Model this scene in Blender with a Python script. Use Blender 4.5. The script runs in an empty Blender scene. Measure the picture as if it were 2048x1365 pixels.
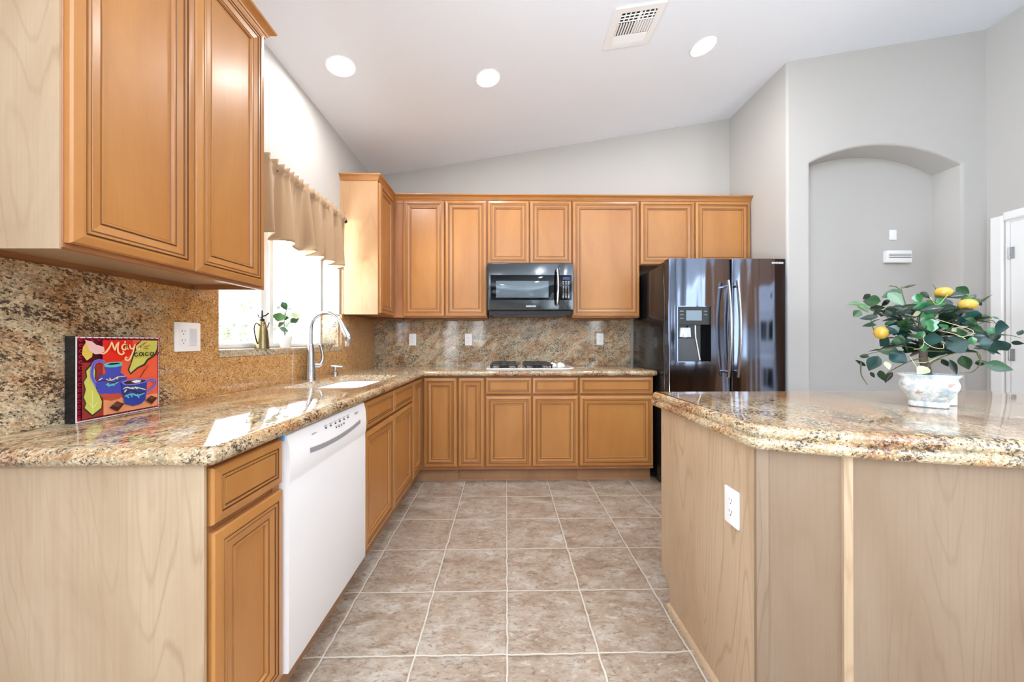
import bpy, bmesh, math, random
from mathutils import Vector, Matrix, noise as mnoise

PI = math.pi
rnd = random.Random(7)
scene = bpy.context.scene
COL = scene.collection

# ------------------------------------------------------------------ camera
F_PX, CAM_H, YAW, PITCH, ROLL = 721.6, 1.1559, 0.0173, 0.0016, 0.0012
cam_data = bpy.data.cameras.new('camera')
cam_data.sensor_fit = 'HORIZONTAL'
cam_data.sensor_width = 36.0
cam_data.lens = 36.0 * F_PX / 2048.0
cam_data.clip_start = 0.02
cam_data.clip_end = 200
camera = bpy.data.objects.new('camera', cam_data)
COL.objects.link(camera)
camera.matrix_world = (Matrix.Translation((0, 0, CAM_H)) @ Matrix.Rotation(-YAW, 4, 'Z')
                       @ Matrix.Rotation(PI / 2 + PITCH, 4, 'X') @ Matrix.Rotation(-ROLL, 4, 'Z'))
scene.camera = camera

# ------------------------------------------------------------------ colour management, world
scene.view_settings.view_transform = 'Standard'
scene.view_settings.look = 'None'
scene.view_settings.gamma = 1.0
scene.view_settings.use_curve_mapping = False
scene.view_settings.exposure = 0.62
scene.cycles.max_bounces = 10
scene.cycles.diffuse_bounces = 6
scene.cycles.glossy_bounces = 5
scene.cycles.transmission_bounces = 8
scene.cycles.sample_clamp_indirect = 6.0
scene.cycles.caustics_reflective = False
scene.cycles.caustics_refractive = False
scene.cycles.use_denoising = True

world = bpy.data.worlds.new('daylight')
scene.world = world
world.use_nodes = True
wn = world.node_tree.nodes
bg = wn['Background']
bg.inputs['Color'].default_value = (0.82, 0.92, 1.0, 1)
bg.inputs['Strength'].default_value = 3.8

sun_data = bpy.data.lights.new('sun', 'SUN')
sun_data.energy = 5.0
sun_data.angle = 0.02
sun = bpy.data.objects.new('sun', sun_data)
COL.objects.link(sun)
sun.rotation_euler = (math.radians(18), math.radians(10), 0)   # high, over the house: lights only the yard

def fill_light(name, loc, rot, sx, sy, power, color=(0.93, 0.97, 1.0), spread=PI):
    d = bpy.data.lights.new(name, 'AREA')
    d.shape = 'RECTANGLE'; d.size = sx; d.size_y = sy
    d.energy = power; d.color = color; d.spread = spread
    o = bpy.data.objects.new(name, d)
    COL.objects.link(o)
    o.location = loc; o.rotation_euler = rot
    return o

# added upward area lights outside the openings brighten the ceiling, as sunlit ground would
fill_light('added_uplight', (-3.2, -1.70, -0.06), (PI, 0, 0), 3.0, 3.4, 1550, (0.77, 0.89, 1.0))
fill_light('added_uplight', (5.7, -2.50, -0.06), (PI, 0, 0), 3.0, 3.6, 2150, (0.77, 0.89, 1.0))
fill_light('added_uplight', (-3.3, 2.3, -0.06), (PI, 0, 0), 3.0, 3.0, 90, (0.80, 0.91, 1.0))

# ------------------------------------------------------------------ materials
def _mat(name):
    m = bpy.data.materials.new(name)
    m.use_nodes = True
    nt = m.node_tree
    return m, nt, nt.nodes['Principled BSDF']

def srgb(r, g, b):
    f = lambda c: (c / 255 / 12.92) if c / 255 <= 0.04045 else ((c / 255 + 0.055) / 1.055) ** 2.4
    return (f(r), f(g), f(b), 1)

def plain(name, col, rough=0.5, metal=0.0, spec=0.5, coat=0.0, bump=None, emit=None, estr=0, trans=0, alpha=1, subs=0, sheen=0):
    m, nt, p = _mat(name)
    p.inputs['Base Color'].default_value = col
    p.inputs['Roughness'].default_value = rough
    p.inputs['Metallic'].default_value = metal
    p.inputs['Specular IOR Level'].default_value = spec
    p.inputs['Coat Weight'].default_value = coat
    p.inputs['Coat Roughness'].default_value = 0.05
    p.inputs['Transmission Weight'].default_value = trans
    p.inputs['Sheen Weight'].default_value = sheen
    if emit:
        p.inputs['Emission Color'].default_value = emit
        p.inputs['Emission Strength'].default_value = estr
    if bump:
        sc, st, dist = bump
        n = nt.nodes.new('ShaderNodeTexNoise'); n.inputs['Scale'].default_value = sc; n.inputs['Detail'].default_value = 4
        tc = nt.nodes.new('ShaderNodeTexCoord')
        nt.links.new(tc.outputs['Object'], n.inputs['Vector'])
        b = nt.nodes.new('ShaderNodeBump'); b.inputs['Strength'].default_value = st; b.inputs['Distance'].default_value = dist
        nt.links.new(n.outputs['Fac'], b.inputs['Height'])
        nt.links.new(b.outputs['Normal'], p.inputs['Normal'])
    return m

class NT:
    """small helper around a node tree"""
    def __init__(s, m): s.nt = m.node_tree; s.p = s.nt.nodes['Principled BSDF']
    def n(s, t, **kw):
        x = s.nt.nodes.new(t)
        for k, v in kw.items(): setattr(x, k, v)
        return x
    def l(s, a, b): s.nt.links.new(a, b)
    def noise(s, vec, scale, detail=4, rough=0.5, dist=0.0):
        x = s.n('ShaderNodeTexNoise'); x.inputs['Scale'].default_value = scale; x.inputs['Detail'].default_value = detail
        x.inputs['Roughness'].default_value = rough; x.inputs['Distortion'].default_value = dist
        s.l(vec, x.inputs['Vector']); return x.outputs['Fac']
    def noisec(s, vec, scale, detail=2):
        x = s.n('ShaderNodeTexNoise'); x.inputs['Scale'].default_value = scale; x.inputs['Detail'].default_value = detail
        s.l(vec, x.inputs['Vector']); return x.outputs['Color']
    def ramp(s, fac, stops, interp='LINEAR'):
        x = s.n('ShaderNodeValToRGB'); x.color_ramp.interpolation = interp
        e = x.color_ramp.elements
        while len(e) < len(stops): e.new(0.5)
        for el, (pos, c) in zip(e, stops):
            el.position = pos; el.color = c if not isinstance(c, (int, float)) else (c, c, c, 1)
        s.l(fac, x.inputs['Fac']); return x.outputs['Color']
    def mix(s, fac, a, b, mode='MIX'):
        x = s.n('ShaderNodeMix'); x.data_type = 'RGBA'; x.blend_type = mode
        for v, i in ((fac, 0), (a, 6), (b, 7)):
            if isinstance(v, (int, float)): x.inputs[i].default_value = v
            elif isinstance(v, tuple): x.inputs[i].default_value = v
            else: s.l(v, x.inputs[i])
        return x.outputs[2]
    def math(s, op, a, b=0.0, c=0.0, clamp=False):
        x = s.n('ShaderNodeMath'); x.operation = op; x.use_clamp = clamp
        for i, v in enumerate((a, b, c)):
            if isinstance(v, (int, float)): x.inputs[i].default_value = v
            else: s.l(v, x.inputs[i])
        return x.outputs[0]
    def mapping(s, vec, scale=(1, 1, 1), rot=(0, 0, 0), loc=(0, 0, 0)):
        x = s.n('ShaderNodeMapping'); x.inputs['Scale'].default_value = scale; x.inputs['Rotation'].default_value = rot
        x.inputs['Location'].default_value = loc
        s.l(vec, x.inputs['Vector']); return x.outputs['Vector']
    def bump(s, h, strength, dist):
        b = s.n('ShaderNodeBump'); b.inputs['Strength'].default_value = strength; b.inputs['Distance'].default_value = dist
        s.l(h, b.inputs['Height']); s.l(b.outputs['Normal'], s.p.inputs['Normal'])

def granite(name, gold=0.5, seed=0.0, dark=0.0, grad=None, tone=1.0):
    """polished granite: a golden fine-grained phase drifting into a mixed phase of cream, sage, rust and dark mineral"""
    m, nt, p = _mat(name); q = NT(m)
    tc = q.n('ShaderNodeTexCoord').outputs['Object']
    v = q.mapping(tc, (1, 1, 1), (0.3, 0.5, 0.4), (seed, seed * .7, seed * .3))
    streak = q.mapping(v, (1.0, 0.55, 1.9), (0.35, 0.75, 0.5))
    ph = q.noise(streak, 1.5, 4, 0.6, 1.0)
    ph = q.math('ADD', ph, gold - 0.5)
    if grad:
        sp = q.n('ShaderNodeSeparateXYZ'); q.l(tc, sp.inputs[0])
        ph = q.math('ADD', ph, q.math('MULTIPLY', q.math('SUBTRACT', sp.outputs[grad[0]], grad[1]), grad[2], 0))
    goldm = q.ramp(ph, [(0.44, 0.0), (0.58, 1.0)])
    # grains of several sizes
    def cells(sc, stops, rnd_=1.0):
        vo = q.n('ShaderNodeTexVoronoi'); vo.inputs['Scale'].default_value = sc; vo.inputs['Randomness'].default_value = rnd_
        q.l(q.mapping(v, (1, .75, 1.25), (.4, .2, .6)), vo.inputs['Vector'])
        sc_ = q.n('ShaderNodeSeparateColor'); q.l(vo.outputs['Color'], sc_.inputs[0])
        return q.ramp(sc_.outputs[0], stops, 'CONSTANT'), vo.outputs['Distance'], sc_
    g1, _, _ = cells(250, [(0.0, srgb(150, 104, 58)), (0.10, srgb(184, 134, 78)), (0.40, srgb(196, 148, 90)), (0.72, srgb(208, 164, 106)), (0.94, srgb(168, 112, 62))])
    g2, _, _ = cells(170, [(0.0, srgb(84, 62, 48)), (0.12, srgb(142, 116, 86)), (0.34, srgb(180, 156, 122)), (0.62, srgb(208, 190, 160)), (0.84, srgb(160, 112, 72)), (0.95, srgb(112, 108, 94))])
    drift = q.noise(q.mapping(v, (1.4, .8, 2.4), (0.1, 0.9, 0.5)), 3.2, 4, 0.6, 1.2)
    tint = q.ramp(drift, [(0.30, srgb(160, 154, 132)), (0.45, srgb(206, 188, 156)), (0.58, srgb(180, 136, 92)), (0.70, srgb(140, 84, 52))])
    mixed = q.mix(0.55, g2, tint)
    c = q.mix(goldm, mixed, g1)
    mott = q.ramp(q.noise(v, 30, 6, 0.75, .6), [(0.34, 0.40), (0.55, 1.0)])
    c = q.mix(0.55, c, mott, 'MULTIPLY')
    # dark mineral gathered in veins, thick in the mixed phase and sparse in the gold
    vein = q.noise(streak, 4.6, 5, 0.65, 1.7)
    gather = q.ramp(vein, [(0.40 - dark, 0.0), (0.60 - dark, 1.0)])
    gather = q.math('MULTIPLY', gather, q.math('SUBTRACT', 1.0, q.math('MULTIPLY', goldm, 0.70)))
    fl = q.noise(q.mapping(v, (1, .7, 1.35), (.4, .2, .6)), 105, 4, 0.72)
    thr = q.math('SUBTRACT', fl, q.math('SUBTRACT', 0.640, q.math('MULTIPLY', gather, 0.165)))
    flecks = q.math('MULTIPLY', thr, 26.0, 0, True)
    c = q.mix(q.math('MULTIPLY', flecks, 0.88), c, srgb(50, 35, 30))
    spots = q.ramp(q.noise(v, 175, 1, 0.5), [(0.665, 0.0), (0.69, 1.0)])
    c = q.mix(q.math('MULTIPLY', spots, 0.9), c, srgb(46, 32, 28))
    pale = q.ramp(q.noise(q.mapping(v, (1, 1, 1), (0, 0, 0), (5, 3, 1)), 120, 3, 0.6), [(0.64, 0.0), (0.69, 0.75)])
    c = q.mix(pale, c, srgb(232, 216, 188))
    if tone != 1.0: c = q.mix(1.0, c, (tone, tone, tone, 1), 'MULTIPLY')
    q.l(c, p.inputs['Base Color'])
    p.inputs['Roughness'].default_value = 0.07
    p.inputs['Specular IOR Level'].default_value = 0.55
    p.inputs['Coat Weight'].default_value = 0.3
    p.inputs['Coat Roughness'].default_value = 0.03
    return m

def wood(name, base, dark, light, figure=0.25, lines=0.0, rough=0.32, axis='Z', line_col=None, freq=9.0, coat=0.15, fine_amt=0.2):
    """vertical-grain maple; lines > 0 adds cathedral grain"""
    m, nt, p = _mat(name); q = NT(m)
    tc = q.n('ShaderNodeTexCoord').outputs['Object']
    oi = q.n('ShaderNodeObjectInfo').outputs['Random']
    off = q.n('ShaderNodeCombineXYZ'); 
    for i in range(3): q.l(q.math('MULTIPLY', oi, (13.0, 7.0, 19.0)[i]), off.inputs[i])
    add = q.n('ShaderNodeVectorMath'); add.operation = 'ADD'; q.l(tc, add.inputs[0]); q.l(off.outputs[0], add.inputs[1])
    v = add.outputs[0]
    if axis == 'X': v = q.mapping(v, (1, 1, 1), (0, PI / 2, 0))
    if axis == 'Y': v = q.mapping(v, (1, 1, 1), (PI / 2, 0, 0))
    fine = q.noise(q.mapping(v, (150, 150, 3.0)), 1.0, 4, 0.6)
    cloud = q.noise(q.mapping(v, (5, 5, 1.6)), 1.0, 4, 0.55, 0.6)
    c = q.mix(q.ramp(cloud, [(0.3, 0.0), (0.7, 1.0)]), dark, light)
    c = q.mix(1.0 - figure * 1.6 if figure < .6 else 0.1, c, base)
    c = q.mix(q.math('MULTIPLY', q.ramp(fine, [(0.45, 0.0), (0.75, 1.0)]), fine_amt), c, dark)
    if lines:
        low = q.noise(q.mapping(v, (6.0, 6.0, 0.7)), 1.0, 1.2, 0.35, 0.1)
        wob = q.noise(q.mapping(v, (26, 26, 5.0)), 1.0, 3, 0.55)
        ph = q.math('ADD', q.math('MULTIPLY', low, freq * 2.4), q.math('MULTIPLY', wob, 0.75))
        s = q.math('FRACT', ph)
        tri = q.math('ABSOLUTE', q.math('SUBTRACT', s, 0.5))
        ln = q.ramp(tri, [(0.36, 0.0), (0.48, 0.9), (0.5, 1.0)])
        mask = q.ramp(q.noise(q.mapping(v, (4, 4, 1.1), (0, 0, 0), (3, 1, 2)), 1.0, 2), [(0.38, 0.15), (0.62, 1.0)])
        c = q.mix(q.math('MULTIPLY', q.math('MULTIPLY', ln, mask), lines), c, line_col or dark)
    q.l(c, p.inputs['Base Color'])
    p.inputs['Roughness'].default_value = rough
    p.inputs['Coat Weight'].default_value = coat
    p.inputs['Coat Roughness'].default_value = 0.22
    q.bump(fine, 0.08, 0.001)
    return m

M = {}
M['maple'] = wood('honey_maple', srgb(178, 121, 63), srgb(160, 103, 52), srgb(187, 132, 73), 0.34, 0.16, 0.34)
M['maple_h'] = wood('honey_maple_rail', srgb(176, 119, 63), srgb(158, 101, 51), srgb(186, 130, 73), 0.3, 0.0, 0.34, 'X')
M['glaze'] = plain('glaze_in_grooves', srgb(105, 65, 35), 0.45)
M['frame_wood'] = wood('face_frame_maple', srgb(167, 112, 70), srgb(142, 91, 57), srgb(180, 125, 82), 0.3, 0.0, 0.4)
M['pale'] = wood('natural_maple_panel', srgb(183, 157, 128), srgb(165, 136, 106), srgb(191, 168, 141), 0.4, 0.42, 0.42, line_col=srgb(140, 107, 78), freq=9, coat=0.05, fine_amt=.4)
M['blush'] = wood('island_maple_panel', srgb(139, 117, 95), srgb(126, 102, 82), srgb(146, 126, 107), 0.4, 0.42, 0.42, line_col=srgb(103, 82, 61), freq=8.5, coat=0.05, fine_amt=.45)
M['golden'] = wood('golden_maple_panel', srgb(187, 146, 107), srgb(173, 129, 88), srgb(194, 157, 119), 0.35, 0.3, 0.3, line_col=srgb(161, 113, 74), freq=6)
M['toe'] = wood('toe_board', srgb(166, 122, 86), srgb(140, 100, 68), srgb(180, 136, 98), 0.3, 0.1, 0.5)
M['gr_left'] = granite('gold_granite', 0.50, 1.3, 0.03, grad=(1, 1.30, 0.50), tone=1.1)
M['gr_back'] = granite('veined_granite', 0.34, 6.1, 0.02, tone=1.12)
M['gr_top'] = granite('counter_granite', 0.40, 3.7, 0.0, tone=1.06)
M['gr_island'] = granite('island_granite', 0.38, 9.4, 0.0, tone=1.0)
M['wall'] = plain('greige_paint', srgb(190, 187, 183), 0.75, spec=0.3, bump=(60, 0.06, 0.002))
M['ceil'] = plain('ceiling_paint', srgb(238, 243, 251), 0.55, spec=0.4, bump=(45, 0.05, 0.002))
M['trimw'] = plain('white_trim', srgb(242, 242, 242), 0.3)
M['white'] = plain('white_plastic', srgb(244, 244, 244), 0.3)
M['off_white'] = plain('off_white_plastic', srgb(214, 216, 220), 0.35)  # slightly greyer white for logos, keys, levers and rockers
M['enamel'] = plain('white_enamel', srgb(250, 251, 252), 0.08, spec=0.6, coat=0.5)
M['dwwhite'] = plain('dishwasher_white', srgb(246, 246, 247), 0.22, spec=0.5)
M['grey'] = plain('grey_plastic', srgb(150, 152, 156), 0.4)
M['dgrey'] = plain('dark_grey', srgb(70, 72, 78), 0.4)
M['black'] = plain('black_plastic', srgb(14, 14, 17), 0.25)
M['slot'] = plain('slot_black', srgb(28, 28, 30), 0.6)
M['gloss_black'] = plain('black_glass', srgb(8, 9, 12), 0.05, spec=0.22)
M['iron'] = plain('cast_iron', srgb(24, 24, 27), 0.35, spec=0.6)
M['steel'] = plain('brushed_nickel', srgb(196, 198, 202), 0.22, 1.0)
M['chrome'] = plain('handle_steel', srgb(206, 206, 204), 0.2, 1.0)
M['brass'] = plain('aged_brass', srgb(150, 134, 98), 0.3, 1.0)
M['bronze'] = plain('dark_bronze', srgb(46, 38, 36), 0.35, 0.8)
M['blue_tape'] = plain('blue_tape', srgb(120, 178, 226), 0.5)
M['rod'] = plain('curtain_rod', srgb(40, 32, 30), 0.4, 0.6)

def black_stainless():
    m, nt, p = _mat('black_stainless'); q = NT(m)
    tc = q.n('ShaderNodeTexCoord').outputs['Object']
    p.inputs['Base Color'].default_value = srgb(108, 116, 134)
    p.inputs['Metallic'].default_value = 1.0
    p.inputs['Roughness'].default_value = 0.10
    h = q.noise(q.mapping(tc, (9.0, 1, 0.5)), 1.0, 1, 0.4, 0.3)
    q.bump(h, 0.40, 0.02)
    return m
M['bss'] = black_stainless()
M['bss_side'] = plain('black_case_side', srgb(26, 28, 32), 0.12, 0.2, spec=0.6)
M['bss_mw'] = plain('black_stainless_microwave', srgb(84, 88, 92), 0.16, 1.0, bump=(9, 0.06, 0.01))
M['screen'] = plain('display_grey', srgb(104, 122, 138), 0.1, 0.0)
M['mwwin'] = plain('microwave_window', srgb(92, 106, 116), 0.06, 0.0, spec=0.4)

def fabric():
    m, nt, p = _mat('tan_curtain_fabric'); q = NT(m)
    tc = q.n('ShaderNodeTexCoord').outputs['Object']
    n = q.noise(tc, 400, 2)
    c = q.mix(q.math('MULTIPLY', n, 0.25), srgb(188, 158, 124), srgb(162, 132, 100))
    q.l(c, p.inputs['Base Color'])
    p.inputs['Roughness'].default_value = 0.8
    p.inputs['Sheen Weight'].default_value = 0.3
    tr = q.n('ShaderNodeBsdfTranslucent'); q.l(c, tr.inputs['Color'])
    mx = q.n('ShaderNodeMixShader'); mx.inputs[0].default_value = 0.3
    out = [x for x in nt.nodes if x.type == 'OUTPUT_MATERIAL'][0]
    q.l(p.outputs[0], mx.inputs[1]); q.l(tr.outputs[0], mx.inputs[2]); q.l(mx.outputs[0], out.inputs['Surface'])
    q.bump(n, 0.1, 0.001)
    return m
M['fabric'] = fabric()

def leafmat(name, a, b, rough=0.28, trans=0.08):
    m, nt, p = _mat(name); q = NT(m)
    tc = q.n('ShaderNodeTexCoord').outputs['Object']
    c = q.mix(q.ramp(q.noise(tc, 30, 3), [(0.35, 0.0), (0.65, 1.0)]), a, b)
    q.l(c, p.inputs['Base Color']); p.inputs['Roughness'].default_value = rough
    tr = q.n('ShaderNodeBsdfTranslucent'); q.l(c, tr.inputs['Color'])
    mx = q.n('ShaderNodeMixShader'); mx.inputs[0].default_value = trans
    out = [x for x in nt.nodes if x.type == 'OUTPUT_MATERIAL'][0]
    q.l(p.outputs[0], mx.inputs[1]); q.l(tr.outputs[0], mx.inputs[2]); q.l(mx.outputs[0], out.inputs['Surface'])
    return m
LEAF = [leafmat('leaf_dark', srgb(15, 34, 23), srgb(26, 50, 34)), leafmat('leaf_green', srgb(31, 65, 38), srgb(51, 87, 51)),
        leafmat('leaf_light', srgb(69, 106, 59), srgb(92, 126, 73)), leafmat('ivy_green', srgb(25, 94, 56), srgb(60, 123, 73)),
        leafmat('leaf_grey', srgb(118, 144, 121), srgb(94, 126, 102)), leafmat('leaf_teal', srgb(12, 47, 46), srgb(24, 67, 61)),
        leafmat('leaf_cream', srgb(206, 212, 176), srgb(178, 196, 150))]
M['bark'] = plain('bark', srgb(96, 82, 76), 0.8, bump=(60, 0.5, 0.004))
M['twig'] = plain('twig', srgb(92, 96, 60), 0.7)
M['vine'] = plain('vine_stem', srgb(186, 190, 133), 0.6)
M['lemon'] = plain('lemon_skin', srgb(184, 150, 60), 0.35, bump=(120, 0.15, 0.002))

def stone_pot():
    m, nt, p = _mat('whitewashed_pot'); q = NT(m)
    tc = q.n('ShaderNodeTexCoord').outputs['Object']
    c = q.mix(q.ramp(q.noise(tc, 38, 6, 0.65, 1.0), [(0.35, 0.0), (0.6, 1.0)]), srgb(168, 186, 196), srgb(232, 238, 242))
    chips = q.ramp(q.noise(q.mapping(tc, (1, 1, 1.4)), 34, 2), [(0.67, 0.0), (0.70, 1.0)])
    c = q.mix(q.math('MULTIPLY', chips, 0.8), c, srgb(190, 140, 124))
    q.l(c, p.inputs['Base Color']); p.inputs['Roughness'].default_value = 0.75
    q.bump(q.noise(tc, 55, 6, 0.7), 0.55, 0.004)
    return m
M['pot'] = stone_pot()

def tile_floor():
    m, nt, p = _mat('slate_look_tile'); q = NT(m)
    tc = q.n('ShaderNodeTexCoord').outputs['Object']
    S = 0.3391
    wob = q.noisec(tc, 14, 3)
    ad = q.n('ShaderNodeVectorMath'); ad.operation = 'MULTIPLY_ADD'
    q.l(wob, ad.inputs[0]); ad.inputs[1].default_value = (0.016, 0.016, 0); q.l(tc, ad.inputs[2])
    sep = q.n('ShaderNodeSeparateXYZ'); q.l(ad.outputs[0], sep.inputs[0])
    u = q.math('DIVIDE', q.math('SUBTRACT', sep.outputs[0], 0.0042 + 0.008), S)
    w = q.math('DIVIDE', q.math('SUBTRACT', sep.outputs[1], 2.0123 + 0.008), S)
    def edge(x):
        f = q.math('FRACT', x)
        return q.math('MINIMUM', f, q.math('SUBTRACT', 1.0, f))
    d = q.math('MINIMUM', edge(u), edge(w))
    grout = q.ramp(d, [(0.007, 1.0), (0.012, 0.0)])
    rim = q.ramp(d, [(0.008, 0.0), (0.035, 1.0)])
    cx = q.n('ShaderNodeCombineXYZ'); q.l(q.math('FLOOR', u), cx.inputs[0]); q.l(q.math('FLOOR', w), cx.inputs[1])
    wn_ = q.n('ShaderNodeTexWhiteNoise'); q.l(cx.outputs[0], wn_.inputs['Vector'])
    sc3 = q.n('ShaderNodeVectorMath'); sc3.operation = 'MULTIPLY_ADD'
    q.l(wn_.outputs['Color'], sc3.inputs[0]); sc3.inputs[1].default_value = (7, 7, 7); q.l(tc, sc3.inputs[2])
    v = sc3.outputs[0]
    big = q.noise(q.mapping(v, (1.0, 1.7, 1)), 5.5, 6, 0.62, 0.7)
    c = q.ramp(big, [(0.30, srgb(130, 110, 93)), (0.44, srgb(156, 137, 119)), (0.56, srgb(168, 153, 138)), (0.70, srgb(184, 177, 168))])
    fine = q.noise(q.mapping(v, (1.0, 2.0, 1)), 26, 7, 0.7, 1.3)
    c = q.mix(q.ramp(fine, [(0.34, 0.8), (0.49, 0.0)]), c, srgb(103, 84, 69))
    c = q.mix(q.ramp(fine, [(0.57, 0.0), (0.68, 0.7)]), c, srgb(201, 193, 183))
    c = q.mix(q.math('MULTIPLY', q.math('SUBTRACT', 1.0, rim), 0.35), c, srgb(122, 104, 87))
    c = q.mix(grout, c, srgb(198, 191, 178))
    q.l(c, p.inputs['Base Color'])
    p.inputs['Roughness'].default_value = 0.42
    p.inputs['Specular IOR Level'].default_value = 0.45
    hgt = q.math('ADD', q.math('MULTIPLY', rim, 1.0), q.math('MULTIPLY', fine, 0.25))
    q.bump(hgt, 0.35, 0.004)
    return m
M['tile'] = tile_floor()

# ------------------------------------------------------------------ mesh helpers
class B:
    def __init__(s): s.v = []; s.f = []; s.m = []
    def add(s, vs, fs, mi=0):
        n = len(s.v); s.v += [tuple(v) for v in vs]
        for f in fs: s.f.append([i + n for i in f]); s.m.append(mi)
        return s
    def box(s, x0, x1, y0, y1, z0, z1, mi=0, T=None):
        c = [(x, y, z) for z in (z0, z1) for y in (y0, y1) for x in (x0, x1)]
        if T: c = [T(*p) for p in c]
        return s.add(c, [(0, 2, 3, 1), (4, 5, 7, 6), (0, 1, 5, 4), (2, 6, 7, 3), (0, 4, 6, 2), (1, 3, 7, 5)], mi)
    def rbox(s, x0, x1, y0, y1, z0, z1, r, mi=0, T=None, axis=2, seg=4):
        """box with rounded edges around one axis and eased ends"""
        dims = [(x0, x1), (y0, y1), (z0, z1)]
        a = [i for i in range(3) if i != axis]
        (p0, p1), (q0, q1), (w0, w1) = dims[a[0]], dims[a[1]], dims[axis]
        def ring(ins, w):
            out = []
            rr = max(r - ins, 1e-4)
            for cx, cy, t0 in ((p1 - ins - rr, q1 - ins - rr, 0), (p0 + ins + rr, q1 - ins - rr, 90), (p0 + ins + rr, q0 + ins + rr, 180), (p1 - ins - rr, q0 + ins + rr, 270)):
                for k in range(seg + 1):
                    t = math.radians(t0 + 90 * k / seg)
                    pt = [0, 0, 0]; pt[a[0]] = cx + rr * math.cos(t); pt[a[1]] = cy + rr * math.sin(t); pt[axis] = w
                    out.append(T(*pt) if T else tuple(pt))
            return out
        e = min(r * .4, abs(w1 - w0) * .3)
        return s.loft([ring(e, w0), ring(e * .3, w0 + e * .3), ring(0, w0 + e), ring(0, w1 - e), ring(e * .3, w1 - e * .3), ring(e, w1)], mi)
    def loft(s, rings, mi=0, cap=True, close=True):
        n = len(rings[0]); o = len(s.v)
        for r in rings: s.v += [tuple(p) for p in r]
        for k in range(len(rings) - 1):
            m_ = mi[k] if isinstance(mi, (list, tuple)) else mi
            for i in range(n if close else n - 1):
                j = (i + 1) % n
                s.f.append([o + k * n + i, o + k * n + j, o + (k + 1) * n + j, o + (k + 1) * n + i]); s.m.append(m_)
        if cap:
            a = mi[0] if isinstance(mi, (list, tuple)) else mi
            b = mi[-1] if isinstance(mi, (list, tuple)) else mi
            s.f.append([o + i for i in range(n)]); s.m.append(a)
            s.f.append([o + (len(rings) - 1) * n + i for i in reversed(range(n))]); s.m.append(b)
        return s
    def lathe(s, prof, c, mi=0, n=32, T=None, sx=1, sy=1, cap=True):
        rings = []
        for r, z in prof:
            ring = [(c[0] + sx * r * math.cos(2 * PI * k / n), c[1] + sy * r * math.sin(2 * PI * k / n), c[2] + z) for k in range(n)]
            rings.append([T(*p) for p in ring] if T else ring)
        return s.loft(rings, mi, cap)
    def tube(s, pts, r, mi=0, n=10, cap=True, flat=1.0, smooth=0):
        P = [Vector(p) for p in pts]
        R = list(r) if isinstance(r, (list, tuple)) else [r] * len(P)
        if smooth: P, R = spline(P, R, smooth)
        rings = []; up = Vector((0, 0, 1))
        t0 = (P[1] - P[0]).normalized()
        if abs(t0.dot(up)) > .95: up = Vector((1, 0, 0))
        side = t0.cross(up).normalized(); nrm = side.cross(t0).normalized()
        for i, p in enumerate(P):
            t = (P[min(i + 1, len(P) - 1)] - P[max(i - 1, 0)]).normalized()
            side = (side - t * side.dot(t)).normalized(); nrm = side.cross(t).normalized()
            rings.append([p + side * (R[i] * math.cos(2 * PI * k / n)) + nrm * (R[i] * flat * math.sin(2 * PI * k / n)) for k in range(n)])
        return s.loft(rings, mi, cap)
    def prism(s, poly, z0, z1, mi=0, T=None):
        r0 = [(x, y, z0) for x, y in poly]; r1 = [(x, y, z1) for x, y in poly]
        if T: r0 = [T(*p) for p in r0]; r1 = [T(*p) for p in r1]
        return s.loft([r0, r1], mi)

def spline(P, R, sub):
    oP, oR = [], []
    n = len(P)
    for i in range(n - 1):
        p0, p1, p2, p3 = P[max(i - 1, 0)], P[i], P[i + 1], P[min(i + 2, n - 1)]
        for k in range(sub):
            t = k / sub
            oP.append(0.5 * ((2 * p1) + (p2 - p0) * t + (2 * p0 - 5 * p1 + 4 * p2 - p3) * t * t + (3 * p1 - p0 - 3 * p2 + p3) * t ** 3))
            oR.append(R[i] * (1 - t) + R[i + 1] * t)
    oP.append(P[-1]); oR.append(R[-1])
    return oP, oR

def obj(name, b, mats, parent=None, smooth=None, fix=True, label=None):
    """link a builder as ONE mesh object; vertices are given in world space"""
    off = Vector((0, 0, 0))
    if parent is not None:
        off = Vector(parent.get('_o', (0, 0, 0)))
    me = bpy.data.meshes.new(name)
    me.from_pydata([(v[0] - off.x, v[1] - off.y, v[2] - off.z) for v in b.v], [], b.f)
    if not isinstance(mats, (list, tuple)): mats = [mats]
    for m in mats: me.materials.append(m)
    me.polygons.foreach_set('material_index', b.m)
    if fix:
        bm = bmesh.new(); bm.from_mesh(me)
        bmesh.ops.recalc_face_normals(bm, faces=bm.faces)
        bm.to_mesh(me); bm.free()
    me.validate()
    o = bpy.data.objects.new(name, me)
    COL.objects.link(o)
    if parent is not None:
        o.parent = parent
        o['_o'] = tuple(off)
    if smooth is not None:
        me.polygons.foreach_set('use_smooth', [True] * len(me.polygons))
        if smooth < 180: me.set_sharp_from_angle(angle=math.radians(smooth))
    if label: o['label'] = label
    return o

def tag(o, label, cat, group=None, kind=None):
    o['label'] = label; o['category'] = cat
    if group: o['group'] = group
    if kind: o['kind'] = kind
    return o

def thing(name, loc, label, cat, group=None):
    o = bpy.data.objects.new(name, None)
    COL.objects.link(o); o.location = loc; o['_o'] = tuple(loc)
    o.empty_display_size = 0.05
    return tag(o, label, cat, group)

def struct(name, b, m, label, cat, smooth=None):
    o = obj(name, b, m, None, smooth)
    o['kind'] = 'structure'; o['label'] = label; o['category'] = cat
    return o

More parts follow.
